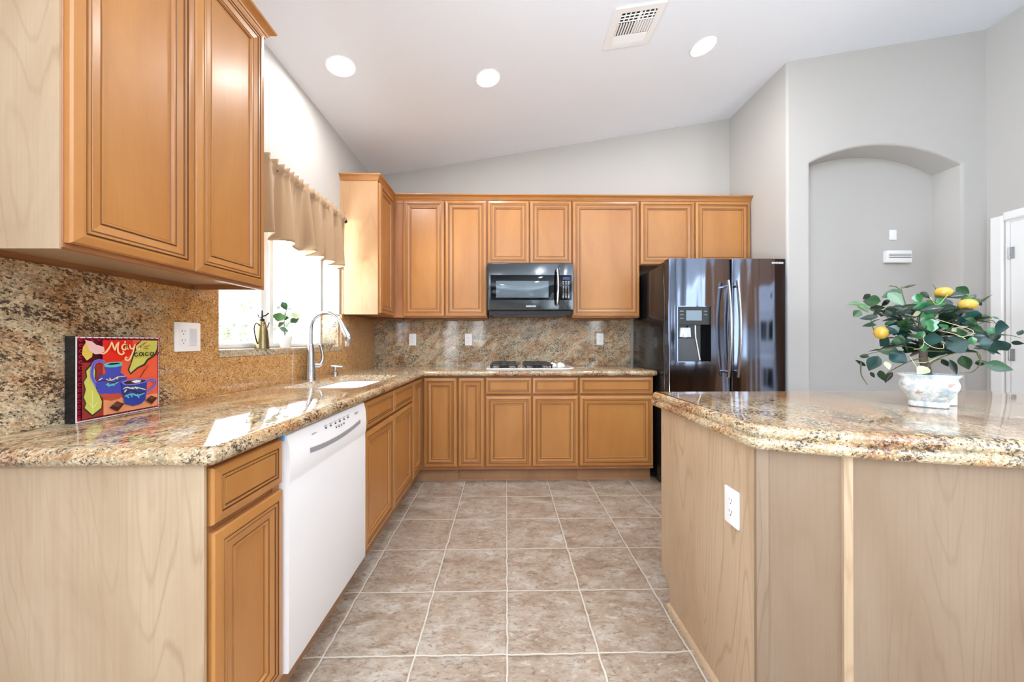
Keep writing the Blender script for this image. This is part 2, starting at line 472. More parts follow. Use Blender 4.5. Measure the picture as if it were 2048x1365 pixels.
def copy_tree(root, loc, label=None, rotz=None):
    r = root.copy(); COL.objects.link(r); r.location = loc
    if rotz is not None: r.rotation_euler = (0, 0, rotz)
    if label: r['label'] = label
    for ch in list(root.children):
        c = ch.copy(); COL.objects.link(c); c.parent = r
        for g in ch.children:
            d = g.copy(); COL.objects.link(d); d.parent = c
    return r

def text_mesh(name, txt, size, T, mat, parent, depth=0.0006, bold=0.0):
    cu = bpy.data.curves.new(name, 'FONT'); cu.body = txt; cu.size = size; cu.align_x = 'CENTER'; cu.align_y = 'CENTER'
    cu.extrude = depth; cu.offset = bold; cu.resolution_u = 3
    t = bpy.data.objects.new(name + '_src', cu); COL.objects.link(t)
    bpy.context.view_layer.update()
    me = bpy.data.meshes.new_from_object(t.evaluated_get(bpy.context.evaluated_depsgraph_get()))
    bpy.data.objects.remove(t)
    off = Vector(parent.get('_o', (0, 0, 0)))
    for v in me.vertices:
        p = T(v.co.x, v.co.y, v.co.z); v.co = Vector(p) - off
    me.materials.clear(); me.materials.append(mat)
    o = bpy.data.objects.new(name, me); COL.objects.link(o); o.parent = parent; o['_o'] = tuple(off)
    return o

# wall frames: (u along the face, v up, w outwards)
def face_back(Y): return lambda u, v, w: (u, Y - w, v)
def face_left(X): return lambda u, v, w: (X + w, u, v)
def face_right(X): return lambda u, v, w: (X - w, u, v)
# ------------------------------------------------------------------ measured tables (millimetres)
PLANT= [(-171,-32,384,-212,-48,388,21,2),(-186,-7,387,-151,-20,351,28,2),(-172,-59,357,-192,-63,333,28,1),(-125,77,399,-180,89,407,45,1),(-151,22,426,-173,24,407,19,0),(-64,-26,426,-116,-39,404,33,1),(-98,-53,419,-57,-64,369,33,4),(-99,83,402,-127,95,380,19,0),(-128,19,336,-182,12,328,21,0),(-122,30,375,-152,40,321,14,1),(-79,67,370,-125,82,341,33,1),(-51,61,361,-85,67,329,38,0),(-108,18,362,-68,17,326,33,0),(-44,-56,313,-74,-38,278,36,1),(-72,-47,269,-104,-55,296,33,5),(-97,-46,250,-123,-30,218,36,5),(-77,66,204,-134,66,198,38,4),(-93,-44,228,-38,-47,245,33,5),(-66,-44,262,-76,-52,219,28,1),(-18,4,224,-64,-14,190,33,0),(-95,-63,193,-48,-62,160,52,5),(-155,34,175,-188,54,180,21,0),(-123,-55,181,-151,-67,126,43,5),(-165,28,137,-195,22,162,17,0),(-126,50,122,-115,42,79,24,1),(-94,90,114,-115,74,72,21,0),(-151,23,115,-140,33,91,12,0),(-74,28,446,-102,18,452,9,1),(-59,18,439,-29,16,448,5,0),(-21,70,422,7,86,400,24,0),(17,83,415,46,92,395,28,1),(84,2,397,43,-7,394,28,0),(67,85,434,98,96,408,28,1),(111,94,388,86,99,409,28,0),(76,61,386,107,53,395,17,2),(104,44,382,121,30,360,19,0),(75,-9,344,31,10,346,31,1),(24,1,329,74,-17,318,38,0),(72,78,347,87,73,300,33,0),(84,-74,338,97,-55,286,52,5),(-12,-68,245,36,-85,243,43,5),(41,-70,213,89,-63,241,57,5),(-4,4,207,35,4,195,52,0),(39,100,197,80,85,207,28,0),(100,-34,257,133,-37,245,38,5),(117,88,320,147,87,319,21,1),(138,-31,318,153,-35,309,7,1),(141,-55,283,168,-65,282,40,5),(126,-58,275,143,-59,265,28,3),(149,25,276,144,15,229,24,0),(110,-66,229,144,-51,229,38,5),(144,-77,241,165,-60,204,38,5),(137,-21,225,141,-24,193,24,5),(105,65,212,131,77,214,12,0),(84,49,204,113,33,200,9,0),(121,-36,161,183,-21,147,36,1),(109,92,159,138,86,163,19,0),(78,35,187,94,47,136,31,1),(51,81,170,70,83,115,21,0),(33,69,170,48,59,145,17,0),(186,96,233,210,79,229,14,0),(200,96,257,210,103,277,14,0),(-1,-55,145,-25,-70,120,33,6),(-104,-67,162,-94,-84,133,19,6),(-25,-68,408,-20,-65,374,28,3),(-6,-54,378,-34,-65,354,38,3),(16,-54,368,-1,-73,331,43,3),(-14,-94,368,2,-82,351,38,3),(-20,-56,312,18,-54,315,52,3),(5,-90,314,10,-83,269,33,3),(-17,-55,341,-37,-44,330,24,6),(28,-74,297,43,-93,276,21,3),(-10,-70,274,-27,-71,245,21,3),(-9,-70,228,-9,-84,198,17,3),(94,-62,252,99,-61,225,19,3),(67,-58,269,55,-45,285,19,6),(39,-73,365,10,-78,351,28,3),(54,31,308,24,20,288,33,0),(-49,97,282,-67,80,250,28,0),(16,62,280,-18,78,263,33,0),(49,43,262,82,58,279,28,0),(-65,7,228,-47,22,206,28,0),(20,-85,386,36,-71,361,21,3),(-159,80,371,-111,67,372,24,0),(63,70,301,36,57,314,28,1)]
LEMONS= [(-116, -50, 270), (36, 0, 412), (88, -40, 362)]
TRUNK= [(-2, 0, 111), (-5, 0, 138), (-11, 0, 168), (-12, 0, 202), (-15, 0, 245), (-18, 0, 297), (-15, 0, 353)]
BRANCH= [[(-10, -30, 177), (-46, -30, 163), (-87, -30, 131), (-106, -30, 112)], [(-12, -20, 203), (-64, -20, 219), (-119, -20, 200), (-174, -20, 180)], [(-15, 20, 245), (-65, 20, 281), (-109, 20, 337), (-185, 20, 388)], [(-15, 0, 262), (-47, 0, 341), (-64, 0, 422), (-67, 0, 445)], [(-12, 20, 237), (22, 20, 279), (35, 20, 346), (22, 20, 415), (11, 20, 446)], [(-12, -10, 219), (35, -10, 262), (74, -10, 318), (104, -10, 380)], [(-6, -20, 203), (42, -20, 204), (86, -20, 225), (146, -20, 260), (195, -20, 248)], [(-4, -30, 148), (21, -30, 174), (60, -30, 196), (108, -30, 198), (114, -30, 166), (98, -30, 134), (70, -30, 128)], [(108, -30, 198), (117, -30, 170), (145, -30, 156)], [(-15, 30, 289), (16, 30, 314), (49, 30, 312), (101, 30, 294), (138, 30, 309), (150, 30, 296)], [(-6, -40, 136), (10, -40, 162), (31, -40, 175), (45, -40, 168)], [(-174, -20, 153), (-174, -20, 106), (-156, -20, 66)], [(-96, 30, 227), (-135, 30, 264), (-152, 30, 330)], [(-64, 0, 422), (-76, 0, 441), (-95, 0, 452)], [(-64, 0, 438), (-47, 0, 447), (-29, 0, 447)]]
VINE= [[(18, -100, 313), (51, -100, 296), (92, -100, 275), (94, -100, 260), (73, -100, 252)], [(-9, -100, 261), (-9, -100, 237), (10, -100, 217), (33, -100, 213), (33, -100, 229)], [(30, -110, 272), (60, -110, 260), (80, -110, 245)], [(-39, -80, 165), (-6, -80, 163), (20, -80, 180)], [(-45, -80, 186), (-28, -80, 149), (-25, -80, 133)], [(5, -80, 392), (21, -80, 362), (44, -80, 396)], [(-33, -100, 208), (-14, -100, 216), (-9, -100, 237)]]
SPL= [(-7, 285, 9, 235, 25, 1), (-85, 250, -7, 223, 20, 1), (-31, 216, -31, 162, 48, 2), (-93, 154, -23, 128, 25, 1), (-74, 121, -15, 104, 20, 4), (34, 237, 64, 255, 20, 1), (68, 240, 94, 263, 18, 4), (34, 199, 103, 212, 30, 6), (60, 162, 103, 191, 25, 1), (51, 121, 131, 145, 35, 2), (26, 140, 51, 157, 25, 6), (1, 199, 26, 171, 20, 0)]
ART= {'outer':[(9,251),(255,253),(251,-1),(9,3)],'bord':[(13,246),(251,248),(247,5),(13,7)],'bg':[(71,243),(241,244),(242,11),(73,11)],'bgred':[(71,243),(160,243),(153,196),(125,176),(71,174)],'bgl':[(18,177),(72,174),(73,11),(19,9)],'flr':[(74,57),(242,54),(242,11),(74,11)],'leafo':[(46,180),(25,153),(28,133),(19,120),(24,98),(19,74),(25,57),(20,42),(44,13),(70,32),(73,54),(64,80),(53,106),(55,150)],'leaf':[(46,173),(29,151),(31,133),(23,119),(28,97),(23,74),(29,56),(25,43),(44,19),(67,35),(69,54),(60,81),(49,107),(51,151)],'leaf2o':[(168,228),(184,243),(241,244),(241,211),(233,188),(208,172),(197,156),(174,147),(151,129),(142,146),(152,170),(157,191)],'leaf2':[(174,228),(187,242),(241,242),(238,214),(230,194),(204,178),(193,162),(171,152),(151,135),(147,146),(155,169),(161,191)],'pod':[(28,237),(20,222),(18,201),(30,182),(43,193),(45,210),(36,229)],'flw':[(25,243),(43,239),(53,229),(74,222),(76,208),(64,201),(51,200),(36,212)],'jug':[(79,140),(62,135),(52,111),(56,86),(71,64),(92,53),(116,55),(128,71),(135,107),(140,122),(120,139)],'jugb':[(58,80),(69,76),(78,78),(90,73),(101,74),(122,71),(118,56),(92,53),(71,64)],'neck':[(73,169),(124,169),(119,134),(81,133)],'rim':[(73,168),(85,173),(106,174),(124,171),(124,161),(106,157),(85,158),(75,161)],'rimi':[(81,167),(92,171),(111,171),(121,169),(111,166),(92,165)],'cup':[(119,108),(202,107),(200,75),(196,39),(182,28),(156,25),(130,37)],'cupr':[(119,108),(133,113),(169,114),(202,109),(199,99),(161,94),(130,97)],'cupi':[(125,106),(140,110),(169,111),(197,107),(193,101),(161,98),(135,99)],'foam':[(150,107),(166,110),(182,107),(177,101),(161,100)],'choc':[(85,32),(106,49),(128,37),(109,16)],'choct':[(92,39),(106,46),(121,37),(109,29)],'choc2':[(195,37),(213,51),(236,39),(216,20)],'choc2t':[(201,43),(213,49),(227,41),(217,35)]}
STR= {'M':[[(62,201),(73,204),(85,221),(91,238)],[(91,238),(96,221),(100,210)],[(100,210),(104,226),(111,237)],[(111,237),(108,218),(110,203),(119,197),(126,202),(122,207)],[(134,227),(126,230),(120,222),(123,213),(131,214),(135,229),(135,217),(140,213)],[(127,239),(131,235)],[(143,229),(145,217),(154,216),(159,228)],[(160,231),(155,210),(148,191),(140,178),(130,180),(131,188),(136,185)],[(176,226),(170,228),(164,220),(167,212),(175,215),(178,227),(179,216),(184,215)]],'R':[[(183,227),(198,237)],[(189,221),(209,225)],[(189,216),(205,213)]],'K':[[(167,199),(162,201),(157,195),(162,189),(168,193)],[(183,199),(176,202),(172,196),(176,190),(183,195),(183,199),(186,190)],[(202,200),(197,202),(191,196),(197,190),(203,193)],[(219,199),(212,201),(208,196),(212,190),(219,196),(219,199),(222,191)],[(238,198),(232,202),(228,197),(232,192),(238,198)],[(185,202),(184,194),(187,189)],[(220,201),(220,195),(223,190)]],'H':[[(75,174),(62,180),(49,175),(43,156),(43,132),(52,109),(54,101)],[(200,99),(214,106),(228,101),(230,88),(218,75),(199,63)]],'S':[[(178,115),(190,134),(203,153)]],'S2':[[(198,145),(206,157)]],'W':[[(57,116),(71,118),(87,115),(101,107),(116,116),(135,118)],[(125,71),(135,69),(145,79),(161,72),(177,64),(199,72)]],'T':[[(78,106),(87,102),(99,103),(113,109)],[(83,110),(87,97)],[(97,106),(101,98)],[(130,60),(143,64),(156,64),(169,57),(193,62)],[(148,68),(153,54)],[(169,63),(174,48)],[(133,65),(143,53)]],'Y':[[(58,120),(69,127)],[(78,123),(85,118),(97,118),(111,125),(135,126)],[(87,125),(92,117)],[(111,128),(108,118)],[(125,85),(135,89),(151,84),(169,84),(196,73)],[(161,88),(169,79)],[(128,74),(135,83)],[(151,88),(156,81)]],'L':[[(45,27),(44,58),(43,93)],[(45,39),(35,58)],[(45,39),(56,54)]]}
# ------------------------------------------------------------------ room shell
XW, YW, XS, YN, XR, YR = -1.300, 3.560, 2.234, 2.824, 3.854, -6.00
def ceil_z(x): return 2.7722 + 0.1713 * (x + 1.3008)
ZT = 4.0

fl = B().box(XW - .3, XR + .2, YR - .3, YW + .2, -0.12, 0.0)
struct('floor', fl, M['tile'], 'mottled brown and grey square tile floor with pale wavy grout', 'floor')

cb = B()
x0, x1, y0, y1 = XW - .3, XR + .2, YR - .3, YW + .2
cb.loft([[(x0, y0, ceil_z(x0)), (x1, y0, ceil_z(x1)), (x1, y1, ceil_z(x1)), (x0, y1, ceil_z(x0))],
         [(x0, y0, ceil_z(x0) + .15), (x1, y0, ceil_z(x1) + .15), (x1, y1, ceil_z(x1) + .15), (x0, y1, ceil_z(x0) + .15)]])
struct('ceiling', cb, M['ceil'], 'white vaulted ceiling sloping up to the right', 'ceiling')

def wall_with_holes(T, u0, u1, holes, thick, top):
    """solid wall in (u, v, w) frame; w from 0 (room face) to -thick; rectangular holes; top(u) gives height"""
    b = B()
    us = sorted({u0, u1} | {h[0] for h in holes} | {h[1] for h in holes})
    for a, c in zip(us[:-1], us[1:]):
        hs = sorted([h for h in holes if h[0] <= a and h[1] >= c], key=lambda h: h[2])
        z = 0.0
        segs = []
        for h in hs:
            if h[2] > z: segs.append((z, h[2]))
            z = h[3]
        segs.append((z, None))
        for (za, zb) in segs:
            ta, tb = (zb, zb) if zb is not None else (top(a), top(c))
            pts = [(a, za), (c, za), (c, tb), (a, ta)]
            b.loft([[T(u, v, 0) for u, v in pts], [T(u, v, -thick) for u, v in pts]])
    return b

# left wall: sink window, and an opening added behind the camera for light
WIN = (1.632, 2.836, 1.085, 2.06)
b = wall_with_holes(face_left(XW), YR - .2, YW, [WIN, (-2.7, -0.7, 0.0, 2.35)], 0.2, lambda u: ceil_z(XW) + .02)
struct('wall_left', b, M['wall'], 'light greige wall with the sink window', 'wall')
b = B()
pts = [(XW - .2, 0), (XS + .6, 0), (XS + .6, ceil_z(XS + .6) + .02), (XW - .2, ceil_z(XW - .2) + .02)]
b.loft([[(x, YW, z) for x, z in pts], [(x, YW + .18, z) for x, z in pts]])
struct('wall_back', b, M['wall'], 'light greige wall above the back run of wall cabinets', 'wall')

# wall block beside the refrigerator with the arched niche
NX0, NX1, NZ, NA, ND = 2.420, 3.656, 2.575, 2.725, 0.205
w_, s_ = (NX1 - NX0) / 2, NA - NZ
R_ = (w_ * w_ + s_ * s_) / (2 * s_); cxn, czn = (NX0 + NX1) / 2, NA - R_
arc = []
NA_SEG = 28
for k in range(NA_SEG + 1):
    x = NX0 + (NX1 - NX0) * k / NA_SEG
    arc.append((x, czn + math.sqrt(max(R_ * R_ - (x - cxn) ** 2, 0))))
rc = 0.018
b = B()
# rounded drywall corner at the alcove: front face starts a little right of XS
def colstrip(pa, pb, ya=YN):
    pass
def quad(b, pts, mi=0): b.add(pts, [list(range(len(pts)))], mi)
xs_l, xr_l = XS, XR + .1
# alcove side (faces -X)
quad(b, [(XS, YN + rc, 0), (XS, YW + .05, 0), (XS, YW + .05, ceil_z(XS) + .02), (XS, YN + rc, ceil_z(XS) + .02)])
# bullnose corner
ring = []
for k in range(7):
    t = PI / 2 * k / 6
    ring.append((XS + rc - rc * math.cos(t), YN + rc - rc * math.sin(t)))
for (xa, ya), (xb, yb) in zip(ring[:-1], ring[1:]):
    quad(b, [(xa, ya, 0), (xb, yb, 0), (xb, yb, ceil_z(xb) + .02), (xa, ya, ceil_z(xa) + .02)])
# front face around the niche
quad(b, [(XS + rc, YN, 0), (NX0 - rc, YN, 0), (NX0 - rc, YN, ceil_z(NX0) + .02), (XS + rc, YN, ceil_z(XS) + .02)])
quad(b, [(NX1 + rc, YN, 0), (xr_l, YN, 0), (xr_l, YN, ceil_z(xr_l) + .02), (NX1 + rc, YN, ceil_z(NX1) + .02)])
# outline of the niche with a rounded edge: three rings (front, mid, inner)
def niche_ring(off, y):
    pts = [(NX0 - off, 0.0)]
    for x, z in arc:
        f = (x - cxn) / w_
        nx, nz = (x - cxn) / R_, (z - czn) / R_
        if x == NX0: pts.append((NX0 - off, z + off * .4))
        elif abs(x - NX1) < 1e-6: pts.append((NX1 + off, z + off * .4))
        else: pts.append((x + nx * off, z + nz * off))
    pts.append((NX1 + off, 0.0))
    return [(x, y, z) for x, z in pts]
rings = []
for k in range(5):
    t = PI / 2 * k / 4
    rings.append(niche_ring(rc * (1 - math.sin(t)), YN + rc * (1 - math.cos(t))))
rings.append(niche_ring(0, YN + ND))
b.loft(rings, 0, cap=False, close=False)
r0 = rings[0]
top = [(p[0], YN, ceil_z(p[0]) + .02) for p in r0[1:-1]]
for i in range(1, len(r0) - 2):
    quad(b, [r0[i], r0[i + 1], top[i], top[i - 1]])
# niche back
back = niche_ring(0, YN + ND)
b.add(back, [list(range(len(back)))])
struct('wall_niche', b, M['wall'], 'greige wall block with a shallow arched niche beside the refrigerator', 'wall', smooth=40)

DO = (1.90, 2.722, 0.0, 2.09)
b = wall_with_holes(face_right(XR), YR - .2, YN + .02, [DO, (-3.7, -1.3, 0.5, 2.4)], 0.15, lambda u: ceil_z(XR) + .02)
struct('wall_right', b, M['wall'], 'greige right wall with a white panelled door', 'wall')
b = wall_with_holes(lambda u, v, w: (u, YR + w, v), XW - .2, XR + .2, [(-1.2, -0.8, 1.0, 2.2), (3.1, 3.5, 1.0, 2.2)], 0.15, lambda u: ceil_z(u) + .02)
struct('wall_rear', b, M['wall'], 'greige wall with two narrow windows behind the viewpoint', 'wall')

# trims
b = B()
T = face_right(XR)
for (a, c, z0, z1) in ((2.722, 2.797, 0, 2.128), (1.825, 1.90, 0, 2.128), (1.90, 2.722, 2.085, 2.128 + .02)):
    b.loft([[T(u, v, w) for u, v in ((a + e, z0 + (e if z0 else 0)), (c - e, z0 + (e if z0 else 0)), (c - e, z1 - e), (a + e, z1 - e))] for e, w in ((0, 0.0005), (0, .010), (.008, .016), (.012, .016))])
b.box(XR + .01, XR + .14, 2.70, 2.7215, 0, 2.088); b.box(XR + .01, XR + .14, 1.9005, 1.92, 0, 2.088); b.box(XR + .01, XR + .14, 1.92, 2.70, 2.07, 2.088)
struct('trim_1', b, M['trimw'], 'white door casing on the right wall', 'door casing')
b = B()
b.box(XW + .001, XW + .012, -5.5, -3.0, 0, .09); b.box(NX1 + .03, XR - .002, YN - .012, YN - .001, 0, .09); b.box(XS + .02, NX0 - .02, YN - .012, YN - .001, 0, .09)
struct('baseboard_back', b, M['trimw'], 'white baseboard along the niche wall', 'baseboard')

# six-panel door
d = thing('door_1', (XR + .055, 2.31, 0.01), 'white six-panel interior door right of the arched niche', 'door')
d['kind'] = 'structure'
u0, u1, z0, z1 = 1.924, 2.697, 0.01, 2.067
pan = []
for (a, c) in ((0.115, 0.36), (0.413, 0.658)):
    for (za, zb) in ((0.20, 0.78), (0.92, 1.62), (1.73, 1.94)): pan.append((a, c, za, zb))
b = B(); Td = face_right(XR + .018)
xs = sorted({0, u1 - u0} | {p[0] for p in pan} | {p[1] for p in pan}); zs = sorted({0.0, z1 - z0} | {p[2] for p in pan} | {p[3] for p in pan})
for i in range(len(xs) - 1):
    for j in range(len(zs) - 1):
        if any(abs(p[0] - xs[i]) < 1e-6 and p[1] >= xs[i + 1] - 1e-6 and abs(p[2] - zs[j]) < 1e-6 and p[3] >= zs[j + 1] - 1e-6 for p in pan): continue
        quad(b, [Td(u0 + xs[i], z0 + zs[j], 0), Td(u0 + xs[i + 1], z0 + zs[j], 0), Td(u0 + xs[i + 1], z0 + zs[j + 1], 0), Td(u0 + xs[i], z0 + zs[j + 1], 0)])
for (a, c, za, zb) in pan:
    rr = [[Td(u0 + u, z0 + v, w) for u, v in ((a + e, za + e), (c - e, za + e), (c - e, zb - e), (a + e, zb - e))] for e, w in ((0, 0), (.014, -.009), (.02, -.009), (.05, -.001))]
    b.loft(rr, 0, cap=False); b.add(rr[-1], [[0, 1, 2, 3]])
b.box(XR + .0185, XR + .055, u0, u1, z0, z1)
obj('door_leaf', b, M['trimw'], d, fix=False)
for zz in (0.25, 1.05, 1.83):
    h = B().lathe([(0.006, 0), (0.006, .09)], (XR + .010, 2.703, zz - .045), n=10)
    h.box(XR + .0135, XR + .0175, 2.676, 2.703, zz - .045, zz + .045)
    obj('hinge', h, M['steel'], d, smooth=40)
k = B().lathe([(0.028, 0), (.03, .004), (.012, .008), (.012, .04), (.026, .05), (.028, .062), (.02, .072)], (0, 0, 0), n=20, T=lambda x, y, z: (XR + .018 - z, 1.985 + x, 0.95 + y))
obj('door_knob', k, M['steel'], d, smooth=40)

# window: vinyl slider set deep in the wall
w = thing('window_1', (-1.45, 2.234, WIN[2]), 'white sliding window above the sink, blown out by daylight', 'window')
w['kind'] = 'structure'
wz0, wz1 = 1.118, WIN[3] - .002
FX0, FX1 = -1.494, -1.440
b = B()
for (a, c, z0, z1) in ((WIN[0] + .001, WIN[0] + .045, wz0, wz1), (WIN[1] - .045, WIN[1] - .001, wz0, wz1), (WIN[0] + .045, WIN[1] - .045, wz0, wz0 + .03), (WIN[0] + .045, WIN[1] - .045, wz1 - .045, wz1)):
    b.box(FX0, FX1, a, c, z0, z1); b.box(FX0 + .01, FX1 + .008, a + .012 if c - a < .1 else a, c - .012 if c - a < .1 else c, z0 + .008, z1 - .008)
b.box(FX0, FX1 - .01, 2.165, 2.215, wz0 + .03, wz1 - .045)
b.box(FX0 + .015, FX1 + .004, 2.222, 2.255, wz0 + .03, wz1 - .045)
obj('window_frame', b, M['trimw'], w)
g = B(); g.box(-1.478, -1.474, WIN[0] + .045, 2.165, wz0 + .03, wz1 - .045); g.box(-1.470, -1.466, 2.255, WIN[1] - .045, wz0 + .03, wz1 - .045)
gm, gnt, gp = _mat('window_glass')
gq = NT(gm); tb_ = gq.n('ShaderNodeBsdfTransparent'); gl_ = gq.n('ShaderNodeBsdfGlossy'); gl_.inputs['Roughness'].default_value = 0.0
fr_ = gq.n('ShaderNodeLayerWeight'); fr_.inputs['Blend'].default_value = 0.5
mx_ = gq.n('ShaderNodeMixShader'); gq.l(gq.math('MULTIPLY_ADD', gq.math('POWER', fr_.outputs['Facing'], 4.0), 0.4, 0.03), mx_.inputs[0]); gq.l(tb_.outputs[0], mx_.inputs[1]); gq.l(gl_.outputs[0], mx_.inputs[2])
gq.l(mx_.outputs[0], [x for x in gnt.nodes if x.type == 'OUTPUT_MATERIAL'][0].inputs['Surface'])
obj('pane', g, gm, w)
# daylight through this window: portal only guides sampling
# reveals are the wall itself; granite lines the sill and the lower right reveal
b = B()
b.box(-1.440, -1.279, WIN[0] + .002, WIN[1] - .002, WIN[2] + .001, 1.117)
b.box(-1.440, -1.300, WIN[1] - .012, WIN[1] - .0015, 1.1175, 1.366)
struct('window_sill_1', b, M['gr_top'], 'polished tan granite sill and lower reveal of the sink window', 'window sill')

# ------------------------------------------------------------------ outdoors, seen through the sink window
yard = B().box(-30, -1.52, -12, 22, -0.3, -0.15).box(4.05, 20, -12, 8, -.3, -.15)
struct('ground_yard', yard, plain('pale_gravel', srgb(226, 220, 208), 0.9, bump=(8, .5, .02)), 'sunlit pale gravel yard outside the window', 'ground')
bw = B().box(-8.2, -8.0, -12, 22, -0.15, 1.55)
struct('wall_yard', bw, plain('stucco', srgb(228, 222, 212), 0.9, bump=(20, .5, .01)), 'pale stucco yard wall outside the window', 'yard wall')
def shrub(cx, cy, z0, rx, rz, seed, label):
    r = random.Random(seed); b = B()
    for i in range(420):
        th = r.uniform(0, 2 * PI); ph = math.acos(r.uniform(-.4, 1)); rr = r.uniform(.65, 1.05)
        p = Vector((cx + rx * rr * math.sin(ph) * math.cos(th), cy + rx * rr * math.sin(ph) * math.sin(th), z0 + rz * (.35 + rr * .65 * math.cos(ph))))
        a = Vector((r.uniform(-1, 1), r.uniform(-1, 1), r.uniform(-1, 1))).normalized() * .14; c = a.orthogonal().normalized() * .06
        b.add([p - a, p + c, p + a, p - c], [[0, 1, 2, 3]])
    o = obj('shrub', b, plain('glare_paled_leaf', srgb(160, 166, 150), .8), fix=False)  # leaf colour paled to imitate daylight glare washing the shrubs out
    tag(o, label, 'shrub', 'shrubs outside the window')
    b2 = B().tube([(cx, cy, -.15), (cx, cy, z0 + .5 * rz)], [.06, .03], n=6); so = obj('stem', b2, M['bark'], o)
shrub(-6.0, 7.2, .35, 1.0, 1.5, 1, 'pale leafy shrub outside, behind the bottle on the sill')
shrub(-6.3, 9.6, .35, 1.2, 2.0, 2, 'taller pale leafy shrub outside, seen through the right pane')

# ------------------------------------------------------------------ cabinets
DOOR_PROF = [(0, 0, 0), (0, .012, 0), (.003, .0175, 0), (.020, .0205, 0), (.0255, .0205, 0), (.0265, .0170, 1), (.0300, .0170, 1), (.0310, .0200, 0), (.0365, .0195, 0), (.0375, .0172, 1), (.0405, .0168, 1), (.0415, .0178, 0),
             (.060, .0150, 0), (.0615, .0130, 1), (.0640, .0130, 1), (.0650, .0155, 0), (.0690, .0155, 0), (.0720, .0085, 0), (.0735, .0070, 1), (.0765, .0070, 0)]
DRAWER_PROF = [(0, 0, 0), (0, .012, 0), (.003, .0175, 0), (.018, .0205, 0), (.0225, .0205, 0), (.0235, .0172, 1), (.0262, .0172, 1), (.0272, .0198, 0), (.0320, .0195, 0), (.0330, .0170, 1), (.0355, .0170, 1), (.0370, .0190, 0)]

def panel(name, T, u0, u1, v0, v1, parent, prof=DOOR_PROF, scale=1.0, mats=None):
    """raised frame door or drawer front, ring by ring"""
    s = scale; m_ = min(u1 - u0, v1 - v0)
    last = prof[-1][0]
    if last * s > m_ * .42: s = m_ * .42 / last
    rings, mi = [], []
    for (i, w, g) in prof:
        i *= s
        rings.append([T(u, v, w) for u, v in ((u0 + i, v0 + i), (u1 - i, v0 + i), (u1 - i, v1 - i), (u0 + i, v1 - i))])
        mi.append(g)
    b = B().loft(rings, mi[1:] )
    return obj(name, b, mats or [M['maple'], M['glaze']], parent)

def carcase(T, u0, u1, v0, v1, depth, parent, toe=True, open_top=False, back_recess=.02, mat='frame_wood', bottom='pale'):
    """cabinet box made of panels behind the face plane w = 0"""
    b = B(); t = .018
    b.box(u0, u0 + t, v0, v1, -depth, -.02, 0, T); b.box(u1 - t, u1, v0, v1, -depth, -.02, 0, T)
    b.box(u0 + t, u1 - t, v0, v1, -depth, -depth + .008, 0, T)
    b.box(u0 + t, u1 - t, v0 + back_recess, v0 + back_recess + t, -depth + .008, -.02, 1, T)
    if not open_top: b.box(u0 + t, u1 - t, v1 - t, v1, -depth + .008, -.02, 0, T)
    # face frame with a closed field behind the doors
    rings = [[T(u, v, w) for u, v in ((u0 + e, v0 + e), (u1 - e, v0 + e), (u1 - e, v1 - e), (u0 + e, v1 - e))] for e, w in ((0, -.02), (0, -.002), (.0015, 0), (.03, 0), (.03, -.004))]
    b.loft(rings)
    o = obj('cabinet_box', b, [M[mat], M[bottom]], parent)
    if toe:
        tb = B().box(u0, u1, 0.0, v0 - .0005, -.085, -.068, 0, T)
        tb.box(u0, u1, 0.0, .018, -.068, -.058, 0, T)
        obj('toe_board', tb, M['toe'], parent)
    return o

TL, TBK = face_left(-0.696), face_back(2.949)           # base face planes
TLU, TBU = face_left(-1.009), face_back(3.244)          # upper face planes
ZT0, ZB0 = 0.862, 0.140
def base_unit(T, loc, label, u0, u1, parts, depth=.600, **kw):
    c = thing('base_cabinet', loc, label, 'cabinet', 'base cabinets along the two walls')
    carcase(T, u0, u1, .112, .874, depth, c, **kw)
    for (kind, a, d, z0, z1) in parts:
        panel(kind, T, a, d, z0, z1, c, DRAWER_PROF if kind.startswith('drawer') else DOOR_PROF)
    return c
ZD = (0.728, ZT0)   # drawers
ZO = (ZB0, 0.712)   # doors below drawers
c = base_unit(TL, (-1.0, .97, 0), 'maple base cabinet at the near end of the left run, beside the dishwasher', .845, 1.118,
              [('drawer_front', .850, 1.109, ZD[0], ZT0), ('cabinet_door', .852, 1.112, ZB0, .708)])
ep = B().box(-1.278, -.693, .8385, .8445, 0, .8745); ep.box(-.699, -.690, .8375, .8445, 0, .8745)
obj('end_panel', ep, [M['pale']], c, label='pale natural maple end panel')
c = base_unit(TL, (-1.0, 2.2, 0), 'maple sink base cabinet with two doors between dishwasher and corner', 1.728, 2.645,
              [('drawer_front', 1.751, 2.190, ZD[0], ZT0), ('drawer_front', 2.198, 2.636, ZD[0], ZT0), ('cabinet_door', 1.751, 2.190, ZB0, ZO[1]), ('cabinet_door', 2.198, 2.640, ZB0, ZO[1])], open_top=True)
